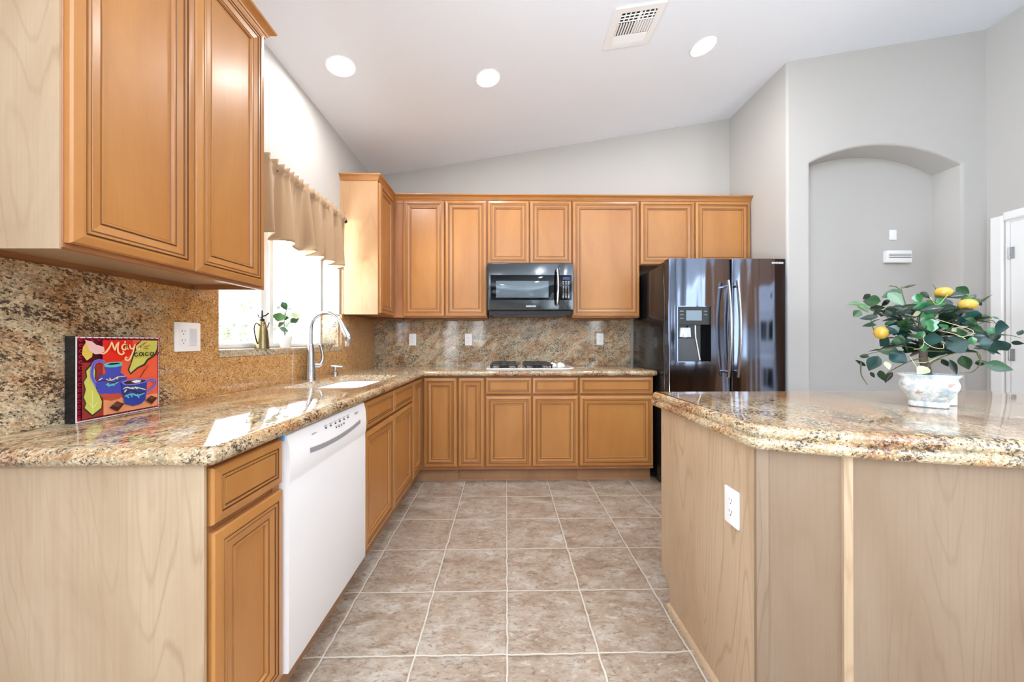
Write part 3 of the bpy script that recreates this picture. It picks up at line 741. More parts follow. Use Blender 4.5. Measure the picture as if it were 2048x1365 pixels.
# corner cabinet: one narrow door on each leg
c = thing('base_cabinet', (-.9, 3.1, 0), 'maple inner corner base cabinet with a door on each leg', 'cabinet', 'base cabinets along the two walls')
b = B()
poly = [(-1.278, 2.647), (-.698, 2.647), (-.698, 2.951), (-.392, 2.951), (-.392, 3.536), (-1.278, 3.536)]
b.prism(poly, .112, .874)
obj('cabinet_box', b, [M['frame_wood']], c)
panel('cabinet_door', TL, 2.664, 2.925, ZB0, ZT0, c)
panel('cabinet_door', TBK, -.664, -.397, ZB0, ZT0, c)
tb = B(); tb.prism([(-.765, 2.647), (-.748, 2.647), (-.748, 3.001), (-.392, 3.001), (-.392, 3.018), (-.765, 3.018)], 0, .1115)
obj('toe_board', tb, M['toe'], c)
base_unit(TBK, (-.28, 3.2, 0), 'narrowest maple base cabinet, one tall slim door left of the cooktop', -.390, -.170, [('cabinet_door', -.385, -.178, ZB0, ZT0)], depth=.587)
base_unit(TBK, (.21, 3.2, 0), 'maple base cabinet with two drawers and two doors under the cooktop', -.169, .596,
          [('drawer_front', -.163, .209, ZD[0], ZT0), ('drawer_front', .218, .590, ZD[0], ZT0), ('cabinet_door', -.163, .209, ZB0, ZO[1]), ('cabinet_door', .218, .590, ZB0, ZO[1])], depth=.587)
base_unit(TBK, (.9, 3.2, 0), 'maple base cabinet with one wide drawer and door beside the refrigerator', .597, 1.212,
          [('drawer_front', .603, 1.205, ZD[0], ZT0), ('cabinet_door', .603, 1.205, ZB0, ZO[1])], depth=.587)

def wall_unit(T, loc, label, u0, u1, z0, z1, doors, depth=.290, **kw):
    c = thing('wall_cabinet', loc, label, 'cabinet', 'wall cabinets')
    carcase(T, u0, u1, z0, z1, depth, c, toe=False, **kw)
    for (a, d, za, zb) in doors: panel('cabinet_door', T, a, d, za, zb, c)
    return c
UZ0, UZ1 = 1.3835, 2.4175
c = wall_unit(TLU, (-1.15, 1.18, 1.375), 'large maple wall cabinet left of the window, nearest to the viewer', .838, 1.525, 1.372, 2.425, [(.842, 1.1685, UZ0, UZ1), (1.1735, 1.5005, UZ0, UZ1)], mat='frame_wood')
e = B().box(-1.298, -1.010, .8335, .8375, 1.368, 2.426)
obj('end_panel', e, M['pale'], c, label='pale natural maple end panel')
c = wall_unit(TLU, (-1.15, 3.0, 1.375), 'narrow maple wall cabinet right of the window, facing sideways', 2.866, 3.538, 1.372, 2.425, [(2.876, 3.214, UZ0, UZ1)])
e = B().box(-1.298, -1.008, 2.861, 2.8655, 1.372, 2.426); e.box(-1.299, -1.279, 2.858, 2.8615, 1.372, 2.426); e.box(-1.024, -1.0075, 2.858, 2.8615, 1.372, 2.426)
obj('end_panel', e, M['golden'], c, label='golden maple end panel')
wall_unit(TBU, (-.54, 3.4, 1.375), 'maple wall cabinet with two tall doors left of the microwave', -1.006, -.167, 1.372, 2.425, [(-.914, -.549, UZ0, UZ1), (-.538, -.173, UZ0, UZ1)])
wall_unit(TBU, (.21, 3.4, 1.85), 'short maple wall cabinet with two doors directly above the microwave', -.166, .597, 1.848, 2.425, [(-.160, .209, 1.853, UZ1), (.219, .592, 1.853, UZ1)])
wall_unit(TBU, (.9, 3.4, 1.375), 'maple wall cabinet with a single wide door right of the microwave', .598, 1.210, 1.372, 2.425, [(.603, 1.204, UZ0, UZ1)])
wall_unit(TBU, (1.7, 3.4, 1.85), 'short maple wall cabinet with two doors above the refrigerator', 1.211, 2.2215, 1.846, 2.425, [(1.216, 1.7065, 1.852, UZ1), (1.715, 2.2165, 1.852, UZ1)])

# crown mouldings, swept with mitred corners; outwards is to the right of travel
CROWN = [(0, 0), (.004, 0), (.006, .008), (.010, .011), (.012, .018), (.018, .026), (.026, .033), (.031, .036), (.033, .040), (.033, .046), (0, .046)]
def sweep(path, prof, z):
    n = len(path); rings = []
    for i, p in enumerate(path):
        p = Vector(p)
        d0 = (p - Vector(path[i - 1])).normalized() if i else None
        d1 = (Vector(path[i + 1]) - p).normalized() if i < n - 1 else None
        r = lambda d: Vector((d.y, -d.x))
        if d0 is None: m = r(d1)
        elif d1 is None: m = r(d0)
        else:
            m = (r(d0) + r(d1)); m = m / max(m.dot(r(d0)), .2) if m.length > 1e-6 else r(d0)
        rings.append([(p.x + m.x * o, p.y + m.y * o, z + h) for o, h in prof])
    return rings
b = B().loft(sweep([(-1.298, 2.861), (-1.009 + .0, 2.861), (-1.009, 3.244), (2.2225, 3.244), (2.2225, 3.556)], CROWN, 2.4262))
b.loft([[(x, y, 2.4262) for x, y in ((-1.298, 2.863), (-1.011, 2.863), (-1.011, 3.246), (2.22, 3.246), (2.22, 3.54), (-1.298, 3.54))], [(x, y, 2.434) for x, y in ((-1.298, 2.863), (-1.011, 2.863), (-1.011, 3.246), (2.22, 3.246), (2.22, 3.54), (-1.298, 3.54))]])
tag(obj('crown_molding', b, M['maple_h']), 'long mitred maple crown moulding on top of the back wall cabinets', 'crown moulding', 'crown mouldings')
b = B().loft(sweep([(-1.298, .8335), (-1.009, .8335), (-1.009, 1.5255), (-1.298, 1.5255)], CROWN, 2.4262))
b.box(-1.297, -1.011, .836, 1.523, 2.4262, 2.434)
tag(obj('crown_molding', b, M['maple_h']), 'maple crown moulding on top of the near left wall cabinet', 'crown moulding', 'crown mouldings')

# ------------------------------------------------------------------ countertops
def offset_poly(poly, ds):
    """move each edge i (poly[i]->poly[i+1]) of a CCW outline inwards by ds[i]"""
    n = len(poly); out = []
    for i in range(n):
        p0, p1, p2 = Vector(poly[i - 1]), Vector(poly[i]), Vector(poly[(i + 1) % n])
        a, c = (p1 - p0).normalized(), (p2 - p1).normalized()
        na, nc = Vector((-a.y, a.x)), Vector((-c.y, c.x))
        da, dc = ds[i - 1], ds[i]
        det = a.x * c.y - a.y * c.x
        if abs(det) < 1e-4: out.append(tuple(p1 + nc * dc)); continue
        q1, q2 = p1 + na * da, p1 + nc * dc
        t = ((q2 - q1).x * c.y - (q2 - q1).y * c.x) / det
        out.append(tuple(q1 + a * t))
    return out

def slab(outline, flags, prof, hole=None):
    """profile = [(inset, z)] from the underside up; flags say which edges are shaped"""
    bm = bmesh.new(); loops = []
    for ins, z in prof:
        pl = offset_poly(outline, [ins if f else 0 for f in flags])
        loops.append([bm.verts.new((x, y, z)) for x, y in pl])
    n = len(outline)
    for a, c in zip(loops[:-1], loops[1:]):
        for i in range(n):
            bm.faces.new((a[i], a[(i + 1) % n], c[(i + 1) % n], c[i]))
    def fill(loop, hz):
        es = []
        for i in range(len(loop)):
            e = bm.edges.get((loop[i], loop[(i + 1) % len(loop)])) or bm.edges.new((loop[i], loop[(i + 1) % len(loop)]))
            es.append(e)
        hl = None
        if hole:
            hl = [bm.verts.new((x, y, hz)) for x, y in hole]
            es += [bm.edges.new((hl[i], hl[(i + 1) % len(hl)])) for i in range(len(hl))]
        bmesh.ops.triangle_fill(bm, use_beauty=True, use_dissolve=False, edges=es)
        return hl
    h1 = fill(loops[0], prof[0][1]); h2 = fill(loops[-1], prof[-1][1])
    if hole:
        for i in range(len(hole)): bm.faces.new((h1[i], h1[(i + 1) % len(hole)], h2[(i + 1) % len(hole)], h2[i]))
    bmesh.ops.recalc_face_normals(bm, faces=bm.faces)
    return bm

def bmobj(name, bm, mats, parent=None, smooth=35):
    me = bpy.data.meshes.new(name); bm.to_mesh(me); bm.free()
    for m in (mats if isinstance(mats, (list, tuple)) else [mats]): me.materials.append(m)
    o = bpy.data.objects.new(name, me); COL.objects.link(o)
    if parent: o.parent = parent; o.location = -Vector(parent['_o'])
    me.polygons.foreach_set('use_smooth', [True] * len(me.polygons)); me.set_sharp_from_angle(angle=math.radians(smooth))
    return o

def rrect(x0, x1, y0, y1, r, seg=6):
    out = []
    for cx, cy, t0 in ((x1 - r, y1 - r, 0), (x0 + r, y1 - r, 90), (x0 + r, y0 + r, 180), (x1 - r, y0 + r, 270)):
        for k in range(seg + 1):
            t = math.radians(t0 + 90 * k / seg); out.append((cx + r * math.cos(t), cy + r * math.sin(t)))
    return out

ZC = 0.918
def bull(z0, z1, r=None, n=8):
    """full soft edge from the underside to the top"""
    pts = []; h = (z1 - z0) / 2; mid = (z0 + z1) / 2
    for k in range(n + 1):
        t = -PI / 2 + PI * k / n
        pts.append((h * .85 * (1 - math.cos(t)), mid + h * math.sin(t)))
    return pts
cr = .018
out = [(-1.279, .8145)]
for k in range(5):
    t = -PI / 2 + PI / 2 * k / 4
    out.append((-.652 - cr + cr * math.cos(t), .8145 + cr + cr * math.sin(t)))
out += [(-.652, 2.905)]
for k in range(5):
    t = -PI / 2 + PI / 2 * k / 4
    out.append((1.236 - cr + cr * math.cos(t), 2.905 + cr + cr * math.sin(t)))
out += [(1.236, 3.539), (-1.279, 3.539)]
fl_ = [True] * (len(out) - 3) + [True, False, False]
SINK = rrect(-1.165, -.757, 1.862, 2.612, .07)
bm = slab(out, fl_, bull(.8755, ZC), hole=SINK)
ctop = bmobj('countertop', bm, M['gr_top'])
tag(ctop, 'polished tan granite L-shaped countertop along the left and back walls', 'countertop')

# sink bowl hung under the counter
sk = thing('kitchen_sink', (-.96, 2.237, .70), 'white undermount sink below the gooseneck faucet', 'sink')
b = B(); rings = []
for ins, z in ((-.012, .872), (-.006, .872), (-.004, .866), (.002, .78), (.012, .735), (.04, .715), (.07, .712)):
    rings.append([(x, y, z) for x, y in rrect(-1.165 + ins, -.757 - ins, 1.862 + ins, 2.612 - ins, .07)])
outer = []
for ins, z in ((.06, .700), (.03, .702), (.0, .73), (-.012, .80), (-.020, .866), (-.020, .8735), (-.012, .8735)):
    outer.append([(x, y, z) for x, y in rrect(-1.165 + ins, -.757 - ins, 1.862 + ins, 2.612 - ins, .07)])
b.loft(outer + rings)
obj('basin', b, M['enamel'], sk, smooth=40)
dr = B().lathe([(.045, 0), (.045, .003), (.036, .0035), (.03, .0005), (.006, .0005)], (-.96, 2.237, .7125), n=28)
obj('drain', dr, M['steel'], sk, smooth=40)

# backsplash slabs
b = B()
b.box(-1.2995, -1.2795, .70, 1.631, ZC + .0005, 1.3715)
b.box(-1.2995, -1.2795, 1.5265, 1.631, 1.3715, 1.396)
b.box(-1.2995, -1.2795, 1.631, WIN[1], ZC + .0005, 1.0845)
b.box(-1.2995, -1.2795, WIN[1], 3.539, ZC + .0005, 1.3705)
ob = obj('backsplash', b, M['gr_left']); tag(ob, 'golden granite backsplash on the left wall, around the window', 'backsplash', 'granite backsplashes')
b = B().box(-1.279, 1.234, 3.5395, 3.5595, ZC + .0005, 1.3705)
b.box(-.165, .596, 3.5396, 3.5594, 1.3706, 1.47)
ob = obj('backsplash', b, M['gr_back']); tag(ob, 'dark-veined granite backsplash on the back wall behind the cooktop', 'backsplash', 'granite backsplashes')
# ------------------------------------------------------------------ dishwasher
dw = thing('dishwasher', (-.95, 1.40, 0), 'white built-in dishwasher under the left countertop', 'dishwasher')
b = B().box(-1.24, -.700, 1.1215, 1.7255, .11, .868)
obj('tub_case', b, M['grey'], dw)
T = face_left(-.698)
b = B().box(1.1195, 1.7265, .135, .70, 0, .028, 0, T)
prof = [(.028, .135), (.0305, .14), (.031, .69), (.030, .715), (.030, .722), (.034, .735), (.036, .775), (.033, .83), (.024, .8665), (.02, .869), (0, .869), (0, .135)]
b = B().loft([[T(u, z, w) for w, z in prof] for u in (1.1215, 1.7255)])
obj('door_panel', b, M['dwwhite'], dw, smooth=30)
# arched pocket handle
rows = []
N = 24
b = B()
up, lo = [], []
for k in range(N + 1):
    f = k / N; u = 1.232 + (1.652 - 1.232) * f
    sag = .014 * (1 - (2 * f - 1) ** 2)
    z = .803 - sag - .006 * (1 - f)
    up.append((u, z)); lo.append((u, z - .017))
pl = lo + up[::-1]
b.loft([[T(u, z, .0355) for u, z in pl], [T(u, z, .0375) for u, z in pl]])
obj('handle_recess', b, M['grey'], dw, label='grey arched pocket handle')
for k in range(6):
    u = 1.345 + k * .037; z = .838
    b = B().box(u - .0028, u + .0028, z - .0028, z + .0028, .0328, .0362, 0, T); b.box(u - .009, u + .009, z + .008, z + .0095, .0322, .0352, 1, T)
    obj('control_button', b, [M['dgrey'], M['grey']], dw)
for k in range(4):
    u = 1.425 + k * .022; z = .820
    b = B().box(u - .0022, u + .0022, z - .0022, z + .0022, .0335, .0366, 0, T); b.box(u - .006, u + .006, z + .005, z + .006, .0332, .0362, 1, T)
    obj('control_button', b, [M['dgrey'], M['grey']], dw)
for (a, c, z0, z1) in ((1.60, 1.635, .841, .843), (1.60, 1.625, .836, .838), (1.25, 1.275, .838, .840)):
    obj('printed_mark', B().box(a, c, z0, z1, .0322, .0354, 0, T), M['grey'], dw)
b = B().box(1.112, 1.1212, .853, .871, .004, .020, 0, T)
obj('tape_tab', b, M['blue_tape'], dw, label='small light blue plastic tab')
b = B().box(1.1215, 1.7255, 0.0, .109, -.06, -.045, 0, T)
obj('toe_board', b, M['toe'], dw)

# ------------------------------------------------------------------ microwave
mw = thing('microwave', (.215, 3.35, 1.385), 'black stainless over-the-range microwave below the short cabinet', 'microwave')
T = face_back(3.150)
b = B().box(-.158, .592, 1.428, 1.8445, -.388, -.004, 0, T)
obj('case', b, M['black'], mw)
DX = .463
b = B()
b.rbox(-.153, DX, 1.430, 1.834, -.003, .022, .008, 0, T)
obj('oven_door', b, M['bss_mw'], mw, smooth=35)
b = B().rbox(DX + .002, .590, 1.430, 1.834, -.003, .020, .008, 0, T)
obj('side_trim', b, M['bss_mw'], mw, smooth=35)
b = B().rbox(-.131, DX - .001, 1.517, 1.735, .0215, .0235, .006, 0, T)
gp_ = obj('door_glass', b, M['gloss_black'], mw, smooth=35)
b = B().rbox(-.084, .372, 1.537, 1.682, .0236, .0242, .004, 0, T)
obj('viewing_window', b, M['mwwin'], mw, smooth=35)
b = B().rbox(DX + .001, .574, 1.517, 1.735, .0195, .0235, .006, 0, T)
obj('control_panel', b, M['gloss_black'], mw, smooth=35)
b = B().box(.497, .556, 1.694, 1.716, .0236, .0242, 0, T)
obj('clock_display', b, plain('blue_display', srgb(30, 44, 84), .1, emit=(0.15, 0.3, 1, 1), estr=.12), mw)
b = B()
for i in range(3):
    for j, z in enumerate((1.676, 1.663, 1.648, 1.636, 1.624, 1.612, 1.600, 1.588, 1.574, 1.560, 1.548, 1.536)):
        u = .500 + i * .024; hw = .0065 if j in (0, 1, 9, 10, 11) else .003
        b.box(u - hw, u + hw, z - .0022, z + .0022, .0236, .0240, 0, T)
obj('keypad', b, M['off_white'], mw)
b = B().tube([T(.447, 1.785, .023), T(.447, 1.775, .046), T(.449, 1.70, .060), T(.450, 1.628, .064), T(.449, 1.555, .060), T(.447, 1.482, .046), T(.447, 1.472, .023)], [.008, .0095, .0095, .0095, .0095, .0095, .008], smooth=5, n=12)
obj('door_handle', b, M['chrome'], mw, smooth=60)
text_mesh('logo', 'SAMSUNG', .019, lambda x, y, z: T(.220 + x, 1.462 + y, .0222 + z), M['off_white'], mw, .0003, .0006)
b = B().box(-.145, .578, 1.392, 1.4275, -.36, -.012, 0, T)
b.box(-.10, -.02, 1.390, 1.3925, -.2, -.05, 1, T); b.box(.06, .36, 1.390, 1.3925, -.2, -.05, 1, T)
obj('vent_base', b, [M['black'], M['off_white']], mw)
b = B().box(-.115, .545, 1.3850, 1.3915, -.30, -.03, 0, T)
obj('filter_tray', b, M['dgrey'], mw)

# ------------------------------------------------------------------ cooktop
ck = thing('cooktop', (.23, 3.22, ZC), 'white gas cooktop with black grates set in the back counter', 'cooktop')
def cook_outline(ins):
    pts = []
    x0, x1, y0, y1 = -.168 + ins, .603 - ins, 3.000 + ins, 3.480 - ins
    for k in range(7):
        t = PI + PI / 2 * k / 6; pts.append((x0 + .05 + .05 * math.cos(t), y0 + .05 + .05 * math.sin(t)))
    cy = (y0 + y1) / 2; hh = (y1 - y0) / 2
    for k in range(17):
        t = -PI / 2 + PI * k / 16; pts.append((x1 - .13 + .13 * math.cos(t), cy + hh * math.sin(t) if abs(math.sin(t)) > .99 else cy + hh * math.copysign(abs(math.sin(t)) ** .62, math.sin(t))))
    for k in range(7):
        t = PI / 2 + PI / 2 * k / 6; pts.append((x0 + .05 + .05 * math.cos(t), y1 - .05 + .05 * math.sin(t)))
    return pts
b = B().loft([[(x, y, ZC + z) for x, y in cook_outline(i)] for i, z in ((.010, .0006), (0, .004), (0, .010), (.008, .0145), (.024, .0150), (.034, .0125))])
obj('cooktop_plate', b, M['enamel'], ck, smooth=40)
for gx in (-.015, .275):
    g = B(); z = ZC + .0165; h = z + .026; x0, x1 = gx - .112, gx + .112
    for cy in (3.11, 3.365):
        y0, y1 = cy - .105, cy + .105
        for (a, c) in (((x0, y0), (x1, y0)), ((x1, y0), (x1, y1)), ((x1, y1), (x0, y1)), ((x0, y1), (x0, y0))):
            g.tube([(a[0], a[1], h), (c[0], c[1], h)], .0065, n=6)
        for k in range(4):
            t = PI / 4 + k * PI / 2; q0 = (gx + .035 * math.cos(t), cy + .035 * math.sin(t), h + .003); q1 = (gx + .108 * math.copysign(1, math.cos(t)), cy + .1 * math.copysign(1, math.sin(t)), h)
            g.tube([q0, q1], .0055, n=6)
            g.tube([(gx + (-.108 if k in (1, 2) else .108), cy + (-.1 if k > 1 else .1), h), (gx + (-.108 if k in (1, 2) else .108), cy + (-.1 if k > 1 else .1), z - .001)], .0065, n=6)
        for dx, dy in ((1, 0), (-1, 0), (0, 1), (0, -1)):
            g.tube([(gx + dx * .04, cy + dy * .04, h + .003), (gx + dx * .112, cy + dy * .105, h)], .0055, n=6)
    go = obj('burner_grate', g, M['iron'], ck, smooth=50)
    for cy in (3.11, 3.365):
        bu = B().lathe([(.05, 0), (.052, .006), (.04, .008), (.036, .014), (.040, .016), (.040, .022), (.034, .026)], (gx, cy, ZC + .0152), n=24)
        obj('burner', bu, M['iron'], ck, smooth=40)
for (x, y) in ((.435, 3.36), (.50, 3.33), (.435, 3.24), (.50, 3.20)):
    kb = B().lathe([(.022, 0), (.023, .004), (.021, .018), (.018, .024), (.008, .025)], (x, y, ZC + .0152), n=20)
    kb.box(x - .003, x + .003, y - .02, y + .02, ZC + .038, ZC + .046)
    obj('control_knob', kb, M['white'], ck, smooth=40)

# ------------------------------------------------------------------ refrigerator
rf = thing('refrigerator', (1.705, 3.1, 0), 'black stainless side-by-side refrigerator with a dispenser in its left door', 'refrigerator')
b = B()
b.rbox(1.243, 2.178, 2.822, 3.50, .03, 1.765, .012, 0)
b.box(1.27, 2.15, 2.84, 3.45, .0, .03, 0)
obj('case', b, M['bss_side'], rf, smooth=35)
b = B().box(1.262, 1.36, 2.83, 2.98, 1.7655, 1.79); b.box(2.06, 2.16, 2.83, 2.98, 1.7655, 1.79); b.box(1.36, 2.06, 2.86, 2.90, 1.7655, 1.775)
obj('hinge_cover', b, M['black'], rf)
YF = 2.742
DP = dict(x0=1.315, x1=1.577, z0=1.000, z1=1.424)
def door_skin(x0, x1, z0, z1, hole=None):
    """gently bowed door built as a grid so that the dispenser opening is real"""
    xs = [x0 + (x1 - x0) * k / 22 for k in range(23)]
    zs = [z0, z1]
    if hole:
        xs = sorted(set(xs) | {hole['x0'], hole['x1']}); zs = [z0, hole['z0'], hole['z1'], z1]
        xs = [x for i, x in enumerate(xs) if not any(abs(x - h) < .006 and x != h for h in (hole['x0'], hole['x1']))]
    def yy(x):
        f = (x - x0) / (x1 - x0) * 2 - 1
        e = min(x - x0, x1 - x) ; rr = .016
        edge = (rr - math.sqrt(max(rr * rr - (rr - e) ** 2, 0))) if e < rr else 0
        return YF + .010 * f * f + edge * .8
    xs = sorted(set(xs) | {x0 + .003, x0 + .007, x0 + .012, x1 - .003, x1 - .007, x1 - .012})
    b = B()
    V = {}
    for i, x in enumerate(xs):
        for j, z in enumerate(zs):
            V[(i, j)] = len(b.v); b.v.append((x, yy(x), z))
    for i in range(len(xs) - 1):
        for j in range(len(zs) - 1):
            if hole and j == 1 and xs[i] >= hole['x0'] - 1e-6 and xs[i + 1] <= hole['x1'] + 1e-6: continue
            b.f.append([V[(i, j)], V[(i + 1, j)], V[(i + 1, j + 1)], V[(i, j + 1)]]); b.m.append(0)
    yb = 2.820
    for z, s in ((z0, 1), (z1, -1)):
        top = [(x, yy(x), z) for x in xs] + [(x1, yb, z), (x0, yb, z)]
        b.add(top, [list(range(len(top)))], 1)
    b.add([(x0, yy(x0), z0), (x0, yy(x0), z1), (x0, yb, z1), (x0, yb, z0)], [[0, 1, 2, 3]], 1)
    b.add([(x1, yy(x1), z0), (x1, yb, z0), (x1, yb, z1), (x1, yy(x1), z1)], [[0, 1, 2, 3]], 1)
    b.add([(x0, yb, z0), (x0, yb, z1), (x1, yb, z1), (x1, yb, z0)], [[0, 1, 2, 3]] if not hole else [], 1)
    return b
ld = obj('refrigerator_door', door_skin(1.250, 1.734, .045, 1.792, DP), [M['bss'], M['bss_side']], rf, smooth=30)
rd = obj('refrigerator_door', door_skin(1.742, 2.172, .045, 1.792), [M['bss'], M['bss_side']], rf, smooth=30)
T = face_back(YF + .003)
hx = DP
# dispenser: surround, panel, cavity, ramp, lever
b = B()
for (a, c, z0, z1) in ((hx['x0'] - .004, hx['x0'] + .003, hx['z0'] - .004, hx['z1'] + .004), (hx['x1'] - .003, hx['x1'] + .004, hx['z0'] - .004, hx['z1'] + .004), (hx['x0'], hx['x1'], hx['z0'] - .004, hx['z0'] + .002), (hx['x0'], hx['x1'], hx['z1'] - .002, hx['z1'] + .004)):
    b.box(a, c, z0, z1, -.004, .006, 0, T)
obj('dispenser_trim', b, M['bss'], ld)
b = B().box(hx['x0'] + .003, hx['x1'] - .003, 1.284, hx['z1'] - .002, -.02, .002, 0, T)
dp = obj('dispenser_panel', b, M['gloss_black'], ld)
b = B().box(1.384, 1.504, 1.316, 1.394, .002, .0026, 0, T)
obj('dispenser_screen', b, M['screen'], ld)
for k, (ua, ub, z) in enumerate(((1.332, 1.366, 1.385), (1.332, 1.366, 1.358), (1.332, 1.366, 1.330), (1.518, 1.548, 1.385), (1.518, 1.548, 1.358))):
    b = B().box(ua, ub, z - .0012, z + .0012, .002, .0025, 0, T); b.box(ua + .006, ub - .006, z + .006, z + .0076, .002, .0025, 0, T)
    obj('dispenser_icon', b, M['grey'], ld)
b = B()
x0, x1, z0, z1, dd = hx['x0'] + .003, hx['x1'] - .003, hx['z0'] + .002, 1.284, .07
for q in ([(x0, 0), (x0, dd)], [(x1, 0), (x1, dd)]):
    xx = q[0][0]; quad(b, [T(xx, z0, 0), T(xx, z0, -dd), T(xx, z1, -dd), T(xx, z1, 0)], 0)
quad(b, [T(x0, z1, 0), T(x1, z1, 0), T(x1, z1, -dd), T(x0, z1, -dd)], 0)
quad(b, [T(x0, z0, 0), T(x1, z0, 0), T(x1, z0, -dd), T(x0, z0, -dd)], 0)
quad(b, [T(x0, z0, -dd), T(x1, z0, -dd), T(x1, z1, -dd), T(x0, z1, -dd)], 0)
obj('dispenser_cavity', b, M['gloss_black'], ld, fix=False)
b = B()
b.loft([[T(u, v, w) for u, v in ((x0 + .001, z0 + .002), (1.488 if w > -.02 else 1.45, z0 + .002), (1.448 if w > -.02 else 1.44, 1.178), (x0 + .001, 1.178))] for w in (-.055, -.006)])
obj('drip_tray', b, M['dgrey'], ld)
b = B().tube([T(1.458, 1.280, -.008), T(1.460, 1.185, -.006), T(1.492, 1.01, -.004)], [.007, .007, .008], n=8)
obj('guide_rail', b, M['chrome'], ld, smooth=50)
b = B().loft([[T(u, v, w) for u, v in ((1.345, 1.190), (1.432, 1.190), (1.428, 1.262), (1.350, 1.262))] for w in (-.05, -.02)])
b.rbox(1.370, 1.405, 1.186, 1.215, -.03, -.014, .006, 0, T)
obj('dispenser_lever', b, M['off_white'], ld)
for (u, dd_) in ((1.685, 0), (1.757, 0)):
    ps = []; rr = []
    for k in range(25):
        f = k / 24; z = .884 + (1.617 - .884) * f
        w = .040 + .034 * math.sin(PI * f)
        ps.append(T(u, z, w)); rr.append(.0165)
    b = B().tube(ps, rr, n=14, flat=.55)
    for z in (.925, 1.576): b.tube([T(u, z, -.004), T(u, z, .052)], .010, n=10)
    obj('door_handle', b, M['chrome'], ld if u < 1.72 else rd, smooth=60)
text_mesh('logo', 'SAMSUNG', .020, lambda x, y, z: T(2.095 + x, 1.760 + y, -.001 + z), M['off_white'], rd, .004, .0006)

# ------------------------------------------------------------------ island
ID = dict(x0=.688, x1=2.372, yb=1.722, yc=.996, ya=.800)
hw = (ID['x1'] - ID['x0']) / 2; sg = ID['yc'] - ID['ya']; RI = (hw * hw + sg * sg) / (2 * sg); cxi = (ID['x0'] + ID['x1']) / 2; cyi = ID['ya'] + RI
def front_y(x, off=0.0):
    return cyi - math.sqrt(max((RI - off) ** 2 - (x - cxi) ** 2, 0))
def island_outline():
    pts = []; N = 40
    xs = [ID['x0'] + .02 + (ID['x1'] - ID['x0'] - .04) * k / N for k in range(N + 1)]
    pts.append((ID['x0'], ID['yc'] + .022)); pts.append((ID['x0'] + .004, ID['yc'] + .004))
    pts += [(x, front_y(x)) for x in xs]
    pts.append((ID['x1'] - .004, ID['yc'] + .004)); pts.append((ID['x1'], ID['yc'] + .022))
    r = .10
    for k in range(9):
        t = PI / 2 * k / 8; pts.append((ID['x1'] - r + r * math.cos(t), ID['yb'] - r + r * math.sin(t)))
    r = .02
    for k in range(5):
        t = PI / 2 + PI / 2 * k / 4; pts.append((ID['x0'] + r + r * math.cos(t), ID['yb'] - r + r * math.sin(t)))
    return pts
io = island_outline()
prof = [(.014, .853), (.006, .855), (.001, .862), (0, .868), (.001, .875), (.005, .881), (.011, .8845), (.0135, .8855), (.0135, .8875), (.011, .889), (.009, .894), (.009, .900), (.012, .908), (.018, .914), (.026, .9175), (.032, .918)]
bm = slab(io, [True] * len(io), prof)
tag(bmobj('island_countertop', bm, M['gr_island'], smooth=50), 'speckled granite island countertop with a bowed double-bullnose edge', 'countertop')
isl = thing('kitchen_island', (1.53, 1.35, 0), 'pale maple kitchen island with a bowed panelled front', 'island')
XI = .712; XI2 = ID['x1'] - .024
ZI = .8525
YC0 = front_y(XI, .024) + .012
# bowed front: panels between raised battens
for xx, nm in ((XI, 'side_panel'), (XI2, 'side_panel')):
    s = 1 if xx == XI else -1
    b = B()
    pl = [(YC0, 0), (1.565, 0), (1.565, .095), (1.640, .118), (1.640, ZI), (YC0, ZI)]
    b.loft([[(xx, y, z) for y, z in pl], [(xx + s * .016, y, z) for y, z in pl]])
    obj(nm, b, M['pale'], isl)
    b = B().loft([[(xx - s * w, y, z) for w, z in ((-.0005, 0), (.015, 0), (.014, .009), (.008, .016), (-.0005, .018))] for y in (YC0 + .004, 1.562)])
    obj('shoe_molding', b, M['pale'], isl, smooth=40)
b = B().box(XI + .0165, XI2 - .0165, 1.60, 1.6385, .118, ZI); b.box(XI + .0165, XI2 - .0165, 1.553, 1.565, 0, .1175)
obj('cabinet_box', b, M['frame_wood'], isl)
Ti = lambda u, v, w: (u, 1.6395 + w, v)
n3 = 4; wd = (XI2 - XI) / n3
for k in range(n3):
    panel('cabinet_door', Ti, XI + k * wd + .004, XI + (k + 1) * wd - .004, .135, .840, isl)
cuts = [.737, .889, 1.30, 1.76, 2.171, 2.323]
def bow(xa, xb, off, th, z0, z1, n=10):
    b = B(); outr, inn = [], []
    for k in range(n + 1):
        x = xa + (xb - xa) * k / n
        outr.append((x, front_y(x, off))); inn.append((x, front_y(x, off) + th))
    return b.prism(outr + inn[::-1], z0, z1)
OFF = .030
for a, c in zip(cuts[:-1], cuts[1:]):
    obj('front_panel', bow(a + (.0195 if a != cuts[0] else 0), c, OFF, .014, 0, ZI, 12), M['blush'], isl, smooth=30)
for c in cuts[1:-1]:
    b = bow(c + .0005, c + .019, OFF - .007, .02, 0, ZI, 3)
    obj('batten', b, M['pale'] if c == .889 else M['blush'], isl, smooth=30)
for s, xx in ((1, XI), (-1, XI2)):
    xa, xb = sorted((xx - s * .0015, xx + s * .0245))
    b = B(); 
    yy0 = front_y(xa if s > 0 else xb, OFF - .004); 
    b.prism([(xa, front_y(xa, OFF - .006)), (xb, front_y(xb, OFF - .006)), (xb, YC0 - .0005), (xa, YC0 - .0005)], 0, ZI)
    obj('corner_trim', b, M['blush'], isl)
